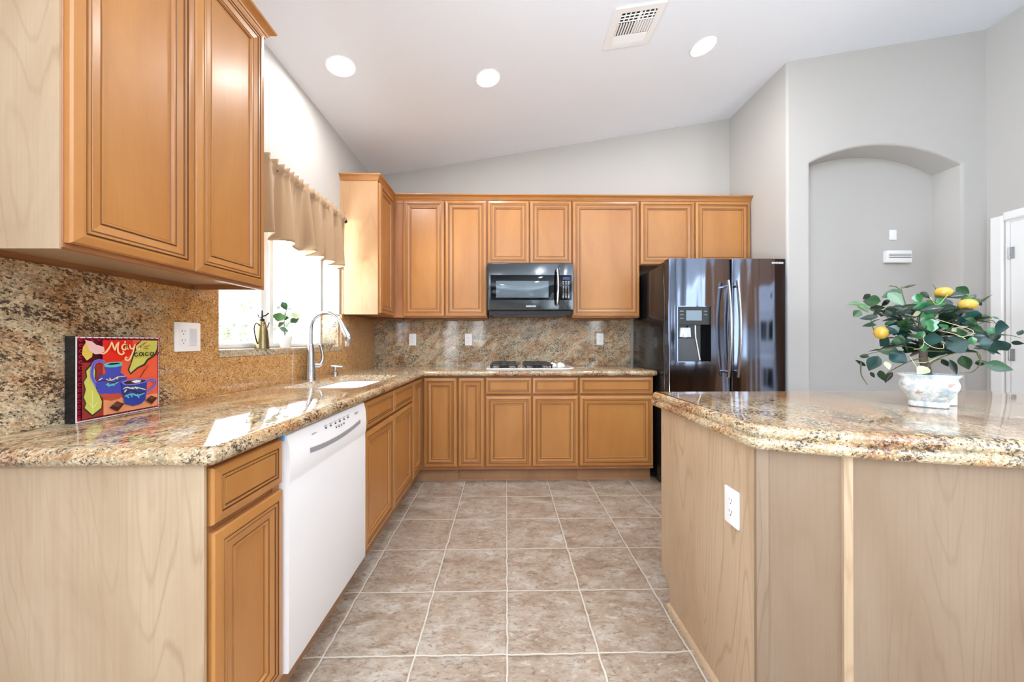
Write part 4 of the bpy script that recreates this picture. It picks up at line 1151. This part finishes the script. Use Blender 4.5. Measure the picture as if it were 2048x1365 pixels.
# ------------------------------------------------------------------ outlets and switches
def plate(T, u, v, w=.070, h=.115, gangs=1, kinds=('duplex',), parent=None, label='', flip=False):
    c = thing('outlet', T(u, v, 0), label, 'outlet', 'wall outlets and switches')
    b = B().rbox(u - w / 2, u + w / 2, v - h / 2, v + h / 2, .0004, .0055, .005, 0, T)
    obj('cover_plate', b, M['white'], c, smooth=40)
    for g, k in enumerate(kinds):
        gu = u + (g - (len(kinds) - 1) / 2) * .046
        if k == 'duplex':
            b = B().rbox(gu - .0165, gu + .0165, v - .034, v + .034, .0056, .0075, .003, 0, T)
            r_ = obj('receptacle', b, M['white'], c, smooth=40)
            b = B()
            for dv in (-.018, .018):
                b.box(gu - .0075, gu - .0055, v + dv, v + dv + .009, .0076, .0079, 0, T); b.box(gu + .0055, gu + .0075, v + dv + .001, v + dv + .008, .0076, .0079, 0, T)
                b.box(gu - .002, gu + .002, v + dv - .009, v + dv - .005, .0076, .0079, 0, T)
            obj('slots', b, M['slot'], r_)
        else:
            rr = [[T(uu, vv, w_) for uu, vv in ((gu - .0165 + e, v - .034 + e), (gu + .0165 - e, v - .034 + e), (gu + .0165 - e, v + .034 - e), (gu - .0165 + e, v + .034 - e))] for e, w_ in ((0, .0056), (0, .0075), (.002, .0085))]
            obj('rocker_switch', B().loft(rr), M['off_white'], c)
    return c
Ts = face_left(-1.2795); Tb = face_back(3.5395)
plate(Ts, 1.470, 1.176, .118, .116, 2, ('duplex', 'rocker'), label='white double outlet and switch plate between picture and window')
plate(Ts, 2.925, 1.176, label='white outlet on the left wall right of the faucet')
plate(Tb, -.909, 1.176, label='white outlet on the back wall nearest the corner')
plate(Tb, -.364, 1.176, label='white outlet on the back wall just left of the cooktop')
plate(Tb, .928, 1.180, label='white outlet on the back wall beside the refrigerator')
plate(face_right(XI), 1.121, .636, label='white outlet on the side panel of the island')
# niche fittings
Tn = face_back(YN + ND - .0003)
c = thing('wall_switch', Tn(3.307, 2.063, 0), 'small blank white plate high in the arched niche', 'wall plate')
obj('cover_plate', B().rbox(3.279, 3.334, 2.020, 2.106, .0, .012, .006, 0, Tn), M['white'], c, smooth=40)
c = thing('door_chime', Tn(3.33, 1.87, 0), 'white slotted door chime box inside the arched niche', 'door chime')
obj('case', B().rbox(3.226, 3.440, 1.822, 1.925, .0, .035, .006, 0, Tn), M['white'], c, smooth=40)
b = B()
for z in (1.892, 1.878, 1.864): b.box(3.240, 3.434, z - .0022, z + .0022, .0351, .0356, 0, Tn)
obj('slots', b, M['slot'], c)

# ------------------------------------------------------------------ ceiling fittings
sl = math.atan(0.1713)
def on_ceiling(x, y):
    """frame tangent to the ceiling: a across the slope, c along Y, d downwards"""
    z = ceil_z(x)
    tx = Vector((math.cos(sl), 0, math.sin(sl))); dn = Vector((math.sin(sl), 0, -math.cos(sl)))
    return lambda a, c_, d_: tuple(Vector((x, y, z)) + tx * a + Vector((0, 1, 0)) * c_ + dn * d_)
glow = plain('lamp_glow', (1, 1, 1, 1), .5, emit=(1.0, 0.97, 0.92, 1), estr=14)
for (x, y, lb) in ((-.995, 2.196, 'round recessed ceiling light left, nearest the window wall'), (-.120, 2.487, 'round recessed ceiling light in the middle, above the cooktop aisle'), (1.393, 2.514, 'round recessed ceiling light right of the ceiling vent'),
               (-.35, .2, 'round recessed ceiling light behind the viewpoint'), (1.2, .4, 'round recessed ceiling light over the island')):
    T = on_ceiling(x, y)
    c = thing('recessed_light', T(0, 0, 0), lb, 'ceiling light', 'recessed ceiling lights')
    b = B().lathe([(.077, .0005), (.086, .0005), (.088, .003), (.084, .006), (.079, .005), (.077, .003)], (0, 0, 0), n=36, T=T)
    obj('trim_ring', b, M['trimw'], c, smooth=40)
    b = B().lathe([(.0765, .0005), (.0765, .003), (.060, .0045), (.03, .006), (.005, .0065)], (0, 0, 0), n=36, T=T)
    obj('lamp_lens', b, glow, c, smooth=60)
    d = bpy.data.lights.new('recessed_light_beam', 'AREA'); d.shape = 'DISK'; d.size = .12; d.energy = 7; d.color = (1, .98, .96)
    lo = bpy.data.objects.new('recessed_light_beam', d); COL.objects.link(lo)
    lo.parent = c; lo.location = Vector(T(0, 0, .02)) - Vector(T(0, 0, 0)); lo.rotation_euler = (0, -sl, 0)

T = on_ceiling(.80, 2.247)
c = thing('ceiling_vent', T(0, 0, 0), 'square white ceiling air register with louvres', 'vent')
b = B()
for (a0, a1, c0, c1) in ((-.155, -.112, -.15, .15), (.112, .155, -.15, .15), (-.112, .112, -.15, -.118), (-.112, .112, .118, .15)):
    b.box(a0, a1, c0, c1, .0004, .008, 0, T)
obj('vent_frame', b, M['trimw'], c)
b = B().box(-.112, .112, -.118, .118, .0004, .0015, 0, T)
obj('vent_backing', b, M['slot'], c)
def slat(u, a0, a1, c0, c1, tilt_axis, tilt):
    b = B()
    if tilt_axis == 'c':      # long along c
        am = (a0 + a1) / 2; w = (a1 - a0) / 2
        pts = [(am - w, .002), (am - w, .003), (am + w, .002 + tilt + .001), (am + w, .002 + tilt)]
        b.loft([[T(a, c_, d) for a, d in pts] for c_ in (c0, c1)])
    else:
        cm = (c0 + c1) / 2; w = (c1 - c0) / 2
        pts = [(cm - w, .002), (cm - w, .003), (cm + w, .002 + tilt + .001), (cm + w, .002 + tilt)]
        b.loft([[T(a, c_, d) for c_, d in pts] for a in (a0, a1)])
    obj('slat', b, M['trimw'], c)
# near end: three rows of open cells; middle: lengthwise louvres; far end: cross louvres
for cc in (-.118, -.096, -.075, -.054): slat(0, -.112, .112, cc, cc + .0045, 'a', .003)
for k in range(8): slat(0, -.112 + k * .0295, -.112 + k * .0295 + (.007 if k != 4 else .016), -.111, -.054, 'c', .003)
for k in range(6): slat(0, -.108 + k * .0175, -.108 + k * .0175 + .0075, -.045, .045, 'c', .006)
for k in range(7): slat(0, -.002 + k * .0165, -.002 + k * .0165 + .0118, -.045, .045, 'c', .003)
for k in range(5): slat(0, -.112, .112, .050 + k * .0135, .050 + k * .0135 + .0098, 'a', .003)
slat(0, -.006, .006, .048, .118, 'c', .0)

# ------------------------------------------------------------------ faucet and dispenser on the sink deck
fc = thing('kitchen_faucet', (-1.232, 2.300, ZC), 'brushed nickel gooseneck pull-down faucet at the sink', 'faucet')
fx, fy = -1.232, 2.300
b = B().lathe([(.031, .0004), (.031, .006), (.0285, .012), (.027, .05), (.0255, .10), (.0225, .16), (.0175, .215), (.0160, .222), (.015, .225)], (fx, fy, ZC), n=28)
obj('faucet_body', b, M['steel'], fc, smooth=50)
pts = [(fx, fy, ZC + .22), (fx, fy, ZC + .30)]
rad = .100
for k in range(1, 13):
    t = PI * k / 12 * .90
    pts.append((fx + rad - rad * math.cos(t), fy, ZC + .322 + rad * math.sin(t)))
b = B().tube(pts, .0125, n=14)
obj('spout', b, M['steel'], fc, smooth=60)
e = Vector(pts[-1]); dirn = (Vector(pts[-1]) - Vector(pts[-2])).normalized()
b = B().tube([e - dirn * .002, e + dirn * .010, e + dirn * .035, e + dirn * .085, e + dirn * .110, e + dirn * .116], [.0135, .0145, .0165, .0215, .0225, .018], n=18)
sh = obj('spray_head', b, M['steel'], fc, smooth=50)
bt = e + dirn * .06 + Vector((.017, 0, .008))
b = B().tube([bt - dirn * .018, bt + dirn * .018], [.006, .007], n=8); obj('spray_button', b, M['dgrey'], sh, smooth=50)
hd = Vector((.62, .78, 0)).normalized()
c0 = Vector((fx, fy, ZC + .085))
b = B().tube([c0 + hd * .018, c0 + hd * .050], [.017, .016], n=16)
b.tube([c0 + hd * .046, c0 + hd * .062 + Vector((0, 0, .01)), c0 + hd * .075 + Vector((0, 0, .05)), c0 + hd * .068 + Vector((0, 0, .10)), c0 + hd * .058 + Vector((0, 0, .135))], [.012, .0115, .010, .009, .007], n=10, smooth=4)
obj('lever_handle', b, M['steel'], fc, smooth=60)
sd = thing('soap_dispenser', (-1.225, 2.610, ZC), 'short brushed nickel soap pump right of the faucet', 'soap dispenser')
b = B().lathe([(.022, .0004), (.022, .022), (.017, .026), (.010, .030), (.010, .045)], (-1.225, 2.61, ZC), n=20)
obj('collar', b, M['steel'], sd, smooth=50)
b = B().tube([(-1.225, 2.61, ZC + .044), (-1.225, 2.61, ZC + .058)], .014, n=14); b.tube([(-1.25, 2.60, ZC + .062), (-1.225, 2.61, ZC + .060), (-1.175, 2.62, ZC + .056)], [.011, .012, .008], n=10)
obj('pump_head', b, M['steel'], sd, smooth=50)

# ------------------------------------------------------------------ things on the sill
SZ = 1.1172
bx, by = -1.365, 2.045
ol = thing('oil_dispenser', (bx, by, SZ), 'aged brass jug-shaped pump dispenser on the window sill', 'dispenser')
b = B().lathe([(.036, .0004), (.0365, .004), (.035, .010), (.033, .05), (.029, .10), (.022, .132), (.017, .140), (.018, .144), (.018, .150), (.012, .156)], (bx, by, SZ), n=28)
obj('bottle_body', b, M['brass'], ol, smooth=50)
b = B().lathe([(.011, .155), (.013, .158), (.012, .166), (.005, .170), (.004, .215)], (bx, by, SZ), n=14)
b.tube([(bx, by, SZ + .182), (bx + .004, by + .025, SZ + .188), (bx + .006, by + .045, SZ + .203)], .0035, n=8)
b.tube([(bx, by, SZ + .174), (bx - .005, by - .02, SZ + .176), (bx - .006, by - .026, SZ + .19)], .0028, n=8)
obj('pump', b, M['bronze'], ol, smooth=50)
b = B().tube([(bx, by - .012, SZ + .125), (bx, by - .045, SZ + .142), (bx, by - .062, SZ + .12), (bx, by - .058, SZ + .08), (bx, by - .040, SZ + .035), (bx, by - .032, SZ + .03)], .0032, n=8, smooth=5)
obj('side_handle', b, M['bronze'], ol, smooth=60)
b = B().tube([(bx, by + .030, SZ + .03), (bx, by + .038, SZ + .08), (bx, by + .042, SZ + .115), (bx, by + .062, SZ + .150)], [.004, .0035, .003, .0025], n=8, smooth=4)
obj('pour_spout', b, M['bronze'], ol, smooth=60)

def leaf(b, A, Bp, wid, up, mi=0, fold=.25, curl=.12, n=6, lobes=False):
    """pointed leaf from A (stalk) to Bp (tip) as a folded grid"""
    A = Vector(A); Bp = Vector(Bp); d = Bp - A; L = d.length
    if L < 1e-4: return
    d.normalize(); side = d.cross(up)
    if side.length < 1e-3: side = d.orthogonal()
    side.normalize(); nn = side.cross(d).normalized()
    o = len(b.v)
    for k in range(n + 1):
        t = k / n
        w = wid / 2 * (math.sin(PI * min(t * 1.02, 1)) ** .75) * (1.0 + .25 * math.cos(PI * t))
        if lobes: w *= 1 + .35 * math.sin(t * PI * 3.2)
        w = max(w, .0004)
        c = A + d * (L * t) - nn * (curl * L * (t * t)) 
        for s in (-1, -.5, 0, .5, 1):
            b.v.append(tuple(c + side * (w * s) + nn * (fold * w * (abs(s)) )))
    for k in range(n):
        for j in range(4):
            b.f.append([o + k * 5 + j, o + k * 5 + j + 1, o + (k + 1) * 5 + j + 1, o + (k + 1) * 5 + j]); b.m.append(mi)

px_, py_ = -1.36, 2.25
sp = thing('potted_plant', (px_, py_, SZ), 'small leafy plant in a white pot on the window sill', 'plant')
b = B().lathe([(.026, .0004), (.028, .003), (.036, .070), (.037, .073), (.034, .073), (.032, .060), (.005, .058)], (px_, py_, SZ), n=28)
obj('plant_pot', b, M['white'], sp, smooth=50)
b = B()
r2 = random.Random(3)
for i, (a, z0, c, z1, w, sh) in enumerate(SPL):
    w0, w1 = r2.uniform(-.03, .03), r2.uniform(-.045, .045)
    leaf(b, (px_ + w0, py_ + a / 1000, SZ + z0 / 1000), (px_ + w1, py_ + c / 1000, SZ + z1 / 1000), w / 1000 * 1.5, Vector((.7, -.8 + r2.uniform(-.3, .3), r2.uniform(-.2, .4))), sh, n=5)
obj('leaves', b, LEAF, sp, smooth=180, fix=False)
b = B()
b.tube([(px_, py_, SZ + .058), (px_ - .004, py_ - .006, SZ + .15), (px_ + .004, py_ + .006, SZ + .24)], [.003, .0025, .0015], n=6, smooth=4)
for (y, z) in ((-.03, .128), (.045, .125), (-.03, .17), (.055, .165), (-.01, .23)):
    b.tube([(px_, py_, SZ + z - .04), (px_, py_ + y * .6, SZ + z - .01), (px_, py_ + y, SZ + z)], .0014, n=5, smooth=3)
obj('stems', b, M['twig'], sp, smooth=60)

# ------------------------------------------------------------------ valance and rod
rod = thing('curtain_rod', (-1.225, 2.2, 2.075), 'thin dark curtain rod above the sink window', 'curtain rod')
b = B().tube([(-1.225, 1.66, 2.077), (-1.225, 2.765, 2.077)], .008, n=10)
obj('rod', b, M['rod'], rod, smooth=60)
for y, s in ((1.66, -1), (2.765, 1)):
    b = B().lathe([(.005, 0), (.014, .006), (.016, .014), (.012, .022), (.003, .026)], (0, 0, 0), n=14, T=lambda x, yy, z: (-1.225 + x, y + s * z, 2.077 + yy))
    obj('finial', b, M['rod'], rod, smooth=60)
    b = B().tube([(-1.299, y - s * .02, 2.077), (-1.225, y - s * .02, 2.077)], .005, n=8)
    b.lathe([(.018, 0), (.018, .004)], (0, 0, 0), n=14, T=lambda x, yy, z: (-1.2995 + z, y - s * .02 + x, 2.077 + yy))
    obj('bracket', b, M['rod'], rod, smooth=60)
b = B(); NY, NZ = 300, 26
ys0, ys1 = 1.69, 2.745
ph = [0]
r3 = random.Random(11)
folds = []; y = 0
while y < 1.15:
    folds.append(y); y += r3.uniform(.11, .19)
def fold_wave(s, shift):
    """irregular rounded pleats"""
    for i in range(len(folds) - 1):
        if folds[i] <= s < folds[i + 1]:
            f = (s - folds[i]) / (folds[i + 1] - folds[i])
            return math.sin(2 * PI * f), .75 + .25 * math.sin(i * 2.7)
    return 0, 1
for j in range(NZ + 1):
    tz = j / NZ
    z = 2.112 - tz * (2.112 - 1.705)
    for i in range(NY + 1):
        s = (ys1 - ys0) * i / NY
        f, am = fold_wave(s + .02 * math.sin(s * 9) * tz, 0)
        tight = math.sin(s * 2 * PI / .052 + 1.6 * math.sin(s * 17)) 
        if tz < .11:                          # heading ruffle and rod pocket
            ax = .007 + .013 * abs(tz - .085) / .085
            dx = tight * ax + .012 * math.sin(PI * min(max((tz - .04) / .08, 0), 1))
        else:
            g = (tz - .11) / .89
            dx = tight * .006 * (1 - g) ** 3 + f * am * (.012 + .036 * g ** .8) + (.010 * g * math.sin(s * 47 + 1.5 * math.sin(s * 13)))
        dy = .018 * am * math.cos(s * 2 * PI / .12) * tz
        b.v.append((-1.215 + dx, ys0 + s + dy * .6, z + .007 * tight * (tz < .03) + .006 * f * tz))
for j in range(NZ):
    for i in range(NY):
        o = j * (NY + 1) + i
        b.f.append([o, o + 1, o + NY + 2, o + NY + 1]); b.m.append(0)
cu = obj('valance', b, M['fabric'], smooth=180, fix=False)
md = cu.modifiers.new('thickness', 'SOLIDIFY'); md.thickness = .0012
tag(cu, 'gathered tan fabric valance hanging over the sink window', 'curtain')

# ------------------------------------------------------------------ picture box on the counter
pic = thing('picture_box', (-1.262, 1.197, ZC), 'colourful cacao painting on a black-edged box, leaning on the left backsplash', 'picture')
b = B().rbox(-1.2785, -1.2505, 1.068, 1.326, ZC + .0006, ZC + .2555, .0015, 0, axis=0, seg=2)
obj('box_frame', b, M['black'], pic)
cols = {'white': (238, 232, 226), 'maroon': (92, 16, 36), 'rose': (196, 40, 70), 'orange': (232, 92, 60), 'red': (222, 44, 30), 'brick': (150, 48, 40), 'peach': (226, 148, 104), 'dark': (58, 52, 40),
        'lime': (204, 202, 96), 'yellow': (222, 190, 84), 'pink': (236, 190, 186), 'blue': (70, 74, 172), 'terra': (190, 78, 52), 'teal': (92, 190, 190), 'black': (24, 16, 18), 'violet': (128, 122, 208),
        'cream': (250, 206, 150), 'brown': (70, 34, 28), 'lbrown': (112, 60, 46), 'deep': (44, 60, 150), 'palelime': (222, 226, 150)}
ck_ = list(cols); am_ = [plain('paint_' + k, srgb(*cols[k]), .35, spec=.4) for k in ck_]
ab = B()
lay = [0]
def P3(p, l): return (-1.2504 + .00012 * l, 1.070 + (p[0] - 9) * .2535 / 246 / 1.0 , ZC + .0015 + (p[1] - 1) / 252 * .2525)
def apoly(pts, col):
    lay[0] += 1
    ab.add([P3(p, lay[0]) for p in pts], [list(range(len(pts)))], ck_.index(col))
def astroke(pts, wd, col, taper=True):
    lay[0] += 1
    P = [Vector((p[0], p[1], 0)) for p in pts]; P, _ = spline(P, [0] * len(P), 5)
    o = len(ab.v); n = len(P)
    for i, p in enumerate(P):
        t = (P[min(i + 1, n - 1)] - P[max(i - 1, 0)]).normalized(); s = Vector((-t.y, t.x, 0))
        w_ = wd / 2 * (1 if not taper else .55 + .45 * math.sin(PI * i / (n - 1)))
        ab.v.append(P3(p + s * w_, lay[0])); ab.v.append(P3(p - s * w_, lay[0]))
    for i in range(n - 1):
        ab.f.append([o + 2 * i, o + 2 * i + 1, o + 2 * i + 3, o + 2 * i + 2]); ab.m.append(ck_.index(col))
sq = lambda a, c: [(9 + a, 1 + a), (255 - c, 1 + a), (255 - c, 253 - a), (9 + a, 253 - a)]
apoly(sq(0, 0), 'white'); apoly(sq(4, 3), 'maroon')
for k in range(15):
    for (x, y) in ((17.5, 14 + k * 16.4), (247.5, 14 + k * 16.4), (18 + k * 16.4, 9.5), (18 + k * 16.4, 246)):
        if x < 252 and y < 250: astroke([(x + 4.2 * math.cos(t), y + 4.2 * math.sin(t)) for t in (.4, 1.6, 2.9, 4.2, 5.5)], 2.2, 'rose', False)
for key, col in (('bg', 'orange'), ('bgred', 'red'), ('bgl', 'brick'), ('flr', 'peach'), ('leafo', 'dark'), ('leaf', 'lime'), ('leaf2o', 'dark'), ('leaf2', 'lime'), ('pod', 'yellow'), ('flw', 'pink')): apoly(ART[key], col)
for s in STR['L']: astroke(s, 2.5, 'palelime')
astroke(STR['H'][0], 9.5, 'violet', False); astroke(STR['H'][0], 3, 'blue')
for key, col in (('jug', 'blue'), ('jugb', 'terra'), ('neck', 'blue'), ('rim', 'teal'), ('rimi', 'black')): apoly(ART[key], col)
for s in STR['T'][:3]: astroke(s, 5, 'teal')
astroke(STR['W'][0], 3, 'brown')
for s in STR['Y'][:4]: astroke(s, 3, 'palelime')
astroke(STR['S'][0], 2.5, 'brown'); astroke(STR['S2'][0], 6, 'terra')
astroke(STR['H'][1], 8, 'violet', False); astroke(STR['H'][1], 3, 'blue')
for key, col in (('cup', 'deep'), ('cupr', 'violet'), ('cupi', 'brown'), ('foam', 'white')): apoly(ART[key], col)
for s in STR['T'][3:]: astroke(s, 5, 'teal')
astroke(STR['W'][1], 3.2, 'brown')
for s in STR['Y'][4:]: astroke(s, 4, 'palelime')
for key, col in (('choc', 'brown'), ('choct', 'lbrown'), ('choc2', 'brown'), ('choc2t', 'lbrown')): apoly(ART[key], col)
for s in STR['M']: astroke(s, 5.2, 'cream')
for s in STR['R']: astroke(s, 2.6, 'terra')
for s in STR['K']: astroke(s, 2.8, 'black', False)
obj('painted_scene', ab, am_, pic, fix=False, label='painted jug, cup, leaves and chocolate with lettering')

# ------------------------------------------------------------------ lemon tree on the island
P0 = Vector((1.535, 1.285)); vd = P0.normalized(); pu = Vector((vd.y, -vd.x))
def TP(u, w, z): return (P0.x + pu.x * u + vd.x * w, P0.y + pu.y * u + vd.y * w, ZC + z)
def TPm(t): return TP(t[0] / 1000, t[1] / 1000, t[2] / 1000)
tr = thing('potted_lemon_tree', (P0.x, P0.y, ZC), 'artificial lemon tree with ivy in a whitewashed pot on the island', 'plant')
def potring(hu, hwid, z, p=3.2, n=40):
    out = []
    for k in range(n):
        t = 2 * PI * k / n; c, s = math.cos(t), math.sin(t)
        out.append(TP(hu * math.copysign(abs(c) ** (2 / p), c), hwid * math.copysign(abs(s) ** (2 / p), s), z))
    return out
PR = [(.046, .038, .0005), (.049, .041, .003), (.050, .042, .016), (.047, .039, .021), (.052, .044, .030), (.066, .055, .052), (.074, .062, .072), (.075, .063, .084), (.070, .059, .098), (.071, .060, .106), (.079, .066, .114), (.080, .067, .118), (.074, .061, .119), (.066, .054, .108), (.06, .05, .104)]
b = B().loft([potring(*r) for r in PR])
pt = obj('plant_pot', b, M['pot'], tr, smooth=45)
b = B()
for r_ in (): pass
for k in range(16):
    t = k / 15; b.lathe([(.0035, 0), (.0035, .001)], (0, 0, 0), n=6, T=lambda x, y, z: TP(-.030 + .06 * t + x, -.0625 + .004 * abs(t - .5), .066 + .012 * math.sin(t * 4 * PI) + y))
b = B().loft([potring(.064, .053, .100), potring(.064, .053, .1065)])
obj('soil', b, plain('moss', srgb(62, 58, 44), .9, bump=(90, .8, .006)), tr)
b = B().tube([TPm(t) for t in TRUNK], [.013, .0125, .012, .011, .009, .007, .004], n=12, smooth=4)
obj('trunk', b, M['bark'], tr, smooth=60)
b = B()
for s in BRANCH: b.tube([TPm(t) for t in s], [.0028] + [.0019] * (len(s) - 2) + [.001], n=6, smooth=4)
obj('branches', b, M['twig'], tr, smooth=60)
b = B(); bi = B(); r4 = random.Random(5)
for i, (u0, w0, z0, u1, w1, z1, wd, shd) in enumerate(PLANT):
    A, Bp = Vector(TP(u0 / 1000, w0 / 1000, z0 / 1000)), Vector(TP(u1 / 1000, w1 / 1000, z1 / 1000))
    up = Vector((-vd.x + r4.uniform(-.5, .5), -vd.y + r4.uniform(-.5, .5), r4.uniform(0, .7)))
    tgt = bi if shd in (3, 6) else b
    leaf(tgt, A, Bp, wd / 1000 * 1.05, up, shd, fold=r4.uniform(.1, .4), curl=r4.uniform(-.05, .15), n=8, lobes=(shd == 3 and wd > 30))
for k in range(150):       # inner foliage
    th = r4.uniform(0, 2 * PI); rr = r4.uniform(.02, .125)
    c = Vector(TP(rr * math.cos(th) * 1.1, rr * math.sin(th) + .01, r4.uniform(.20, .37)))
    dd = Vector((r4.uniform(-1, 1), r4.uniform(-1, 1), r4.uniform(-.5, .6))).normalized() * r4.uniform(.04, .062)
    leaf(b, c, c + dd, .028, Vector((r4.uniform(-1, .4), r4.uniform(-1, .4), .7)), r4.choice((0, 0, 0, 5, 1)), n=6)
obj('lemon_leaves', b, LEAF, tr, smooth=180, fix=False)
obj('ivy_leaves', bi, LEAF, tr, smooth=180, fix=False, label='bright green and cream ivy leaves')
b = B()
for s in VINE: obj('ivy_stem', B().tube([TPm(t) for t in s], .0009, n=6, smooth=5), M['vine'], tr, smooth=60)
for i, t in enumerate(LEMONS):
    sx = 1.0 if i == 0 else 1.28
    c = Vector(TPm(t)); R0 = .0225 if i == 0 else .0185
    b = B()
    prof = [(math.sin(PI * k / 12) * R0 + .0002, -math.cos(PI * k / 12) * R0 * (1.25 if i else 1.08)) for k in range(13)]
    ax = pu if i else Vector((.2, .1))
    def TT(x, y, z, c=c, i=i):
        if i: return (c.x + pu.x * z + vd.x * y, c.y + pu.y * z + vd.y * y, c.z + x)
        return (c.x + x, c.y + y, c.z + z)
    b.lathe(prof, (0, 0, 0), n=20, T=TT)
    obj('lemon', b, M['lemon'], tr, smooth=180)
# white container behind the pot
cc = thing('candle_jar', (1.642, 1.322, ZC), 'small plain white jar partly hidden behind the lemon tree pot', 'jar')
b = B().lathe([(.027, .0005), (.030, .003), (.0305, .080), (.030, .088), (.027, .088), (.027, .076), (.002, .075)], (1.642, 1.322, ZC), n=32)
obj('jar_body', b, M['white'], cc, smooth=40)
# ------------------------------------------------------------------ behind the viewpoint: seen only as reflections
oc = thing('oven_cabinet', (3.54, 1.25, 0), 'tall maple cabinet holding a white double oven, behind the viewpoint', 'cabinet')
T = face_right(3.23)
b = B()
b.box(3.232, 3.84, .92, 1.68, .10, 2.44)
b.box(3.30, 3.84, .92, 1.68, 0, .10)
obj('cabinet_box', b, M['frame_wood'], oc)
for (a, c_, z0, z1) in ((.93, 1.297, 1.86, 2.42), (1.303, 1.67, 1.86, 2.42)): panel('cabinet_door', T, a, c_, z0, z1, oc)
panel('drawer_front', T, .93, 1.67, .14, .42, oc)
do = thing('double_oven', (3.22, 1.3, .45), 'white double wall oven in the tall cabinet behind the viewpoint', 'oven')
b = B().rbox(.94, 1.66, .44, 1.84, .001, .02, .01, 0, T)
obj('front_panel', b, M['white'], do, smooth=40)
for z0 in (.48, 1.05):
    b = B().rbox(.96, 1.64, z0, z0 + .52, .0205, .05, .01, 0, T); od = obj('oven_door', b, M['white'], do, smooth=40)
    b = B().rbox(1.10, 1.50, z0 + .12, z0 + .36, .0505, .0515, .01, 0, T); obj('oven_glass', b, M['gloss_black'], od)
    b = B().tube([T(1.0, z0 + .46, .05), T(1.02, z0 + .46, .085), T(1.58, z0 + .46, .085), T(1.60, z0 + .46, .05)], .01, n=8); obj('handle', b, M['white'], od, smooth=50)
b = B().box(1.22, 1.38, 1.68, 1.73, .0205, .022, 0, T); obj('clock_display', b, M['gloss_black'], do)
for i, (y0, y1) in enumerate(((.16, .915), (-.60, .155))):
    c = thing('base_cabinet', (3.54, (y0 + y1) / 2, 0), ('maple base cabinet next to the ovens, behind the viewpoint', 'maple base cabinet far from the ovens, behind the viewpoint')[i], 'cabinet')
    carcase(T, y0, y1, .112, .874, .58, c)
    for (a, d) in ((y0 + .005, (y0 + y1) / 2 - .003), ((y0 + y1) / 2 + .003, y1 - .005)):
        panel('drawer_front', T, a, d, ZD[0], ZT0, c, DRAWER_PROF); panel('cabinet_door', T, a, d, ZB0, ZO[1], c)
    c = thing('wall_cabinet', (3.7, (y0 + y1) / 2, 1.37), ('maple wall cabinet next to the ovens, behind the viewpoint', 'maple wall cabinet far from the ovens, behind the viewpoint')[i], 'cabinet')
    T2 = face_right(3.53)
    carcase(T2, y0, y1, 1.372, 2.425, .31, c, toe=False)
    for (a, d) in ((y0 + .005, (y0 + y1) / 2 - .003), ((y0 + y1) / 2 + .003, y1 - .005)): panel('cabinet_door', T2, a, d, UZ0, UZ1, c)
bm = slab([(3.20, -.60), (3.84, -.60), (3.84, .915), (3.20, .915)], [True, False, False, True], bull(.8755, ZC))
tag(bmobj('countertop', bm, M['gr_top']), 'granite countertop beside the ovens, behind the viewpoint', 'countertop')

pl_ = thing('pendant_lamp', (.17, -1.2, 2.25), 'glass dome pendant lamp on a thin rod, behind the viewpoint', 'lamp')
b = B().lathe([(.225, 0), (.232, .004), (.20, .05), (.14, .095), (.06, .125), (.03, .13), (.03, .127), (.135, .09), (.19, .05), (.222, .006)], (.17, -1.2, 2.25), n=40)
obj('lamp_shade', b, plain('frosted_glass', srgb(236, 226, 206), .25, trans=.35), pl_, smooth=50)
b = B().tube([(.17, -1.2, 2.378), (.17, -1.2, ceil_z(.17) - .02)], .006, n=8)
b.lathe([(.05, 0), (.05, .03), (.02, .045)], (.17, -1.2, ceil_z(.17) - .05), n=20)
obj('rod', b, M['bronze'], pl_, smooth=50)
b = B().lathe([(.005, 0), (.03, .02), (.035, .045), (.02, .08), (.012, .1)], (.17, -1.2, 2.27), n=20)
obj('bulb', b, plain('warm_bulb', (1, 1, 1, 1), .5, emit=(1, .85, .6, 1), estr=12), pl_, smooth=60)

for o in list(bpy.data.objects):
    if '_o' in o.keys(): del o['_o']
bpy.context.view_layer.update()
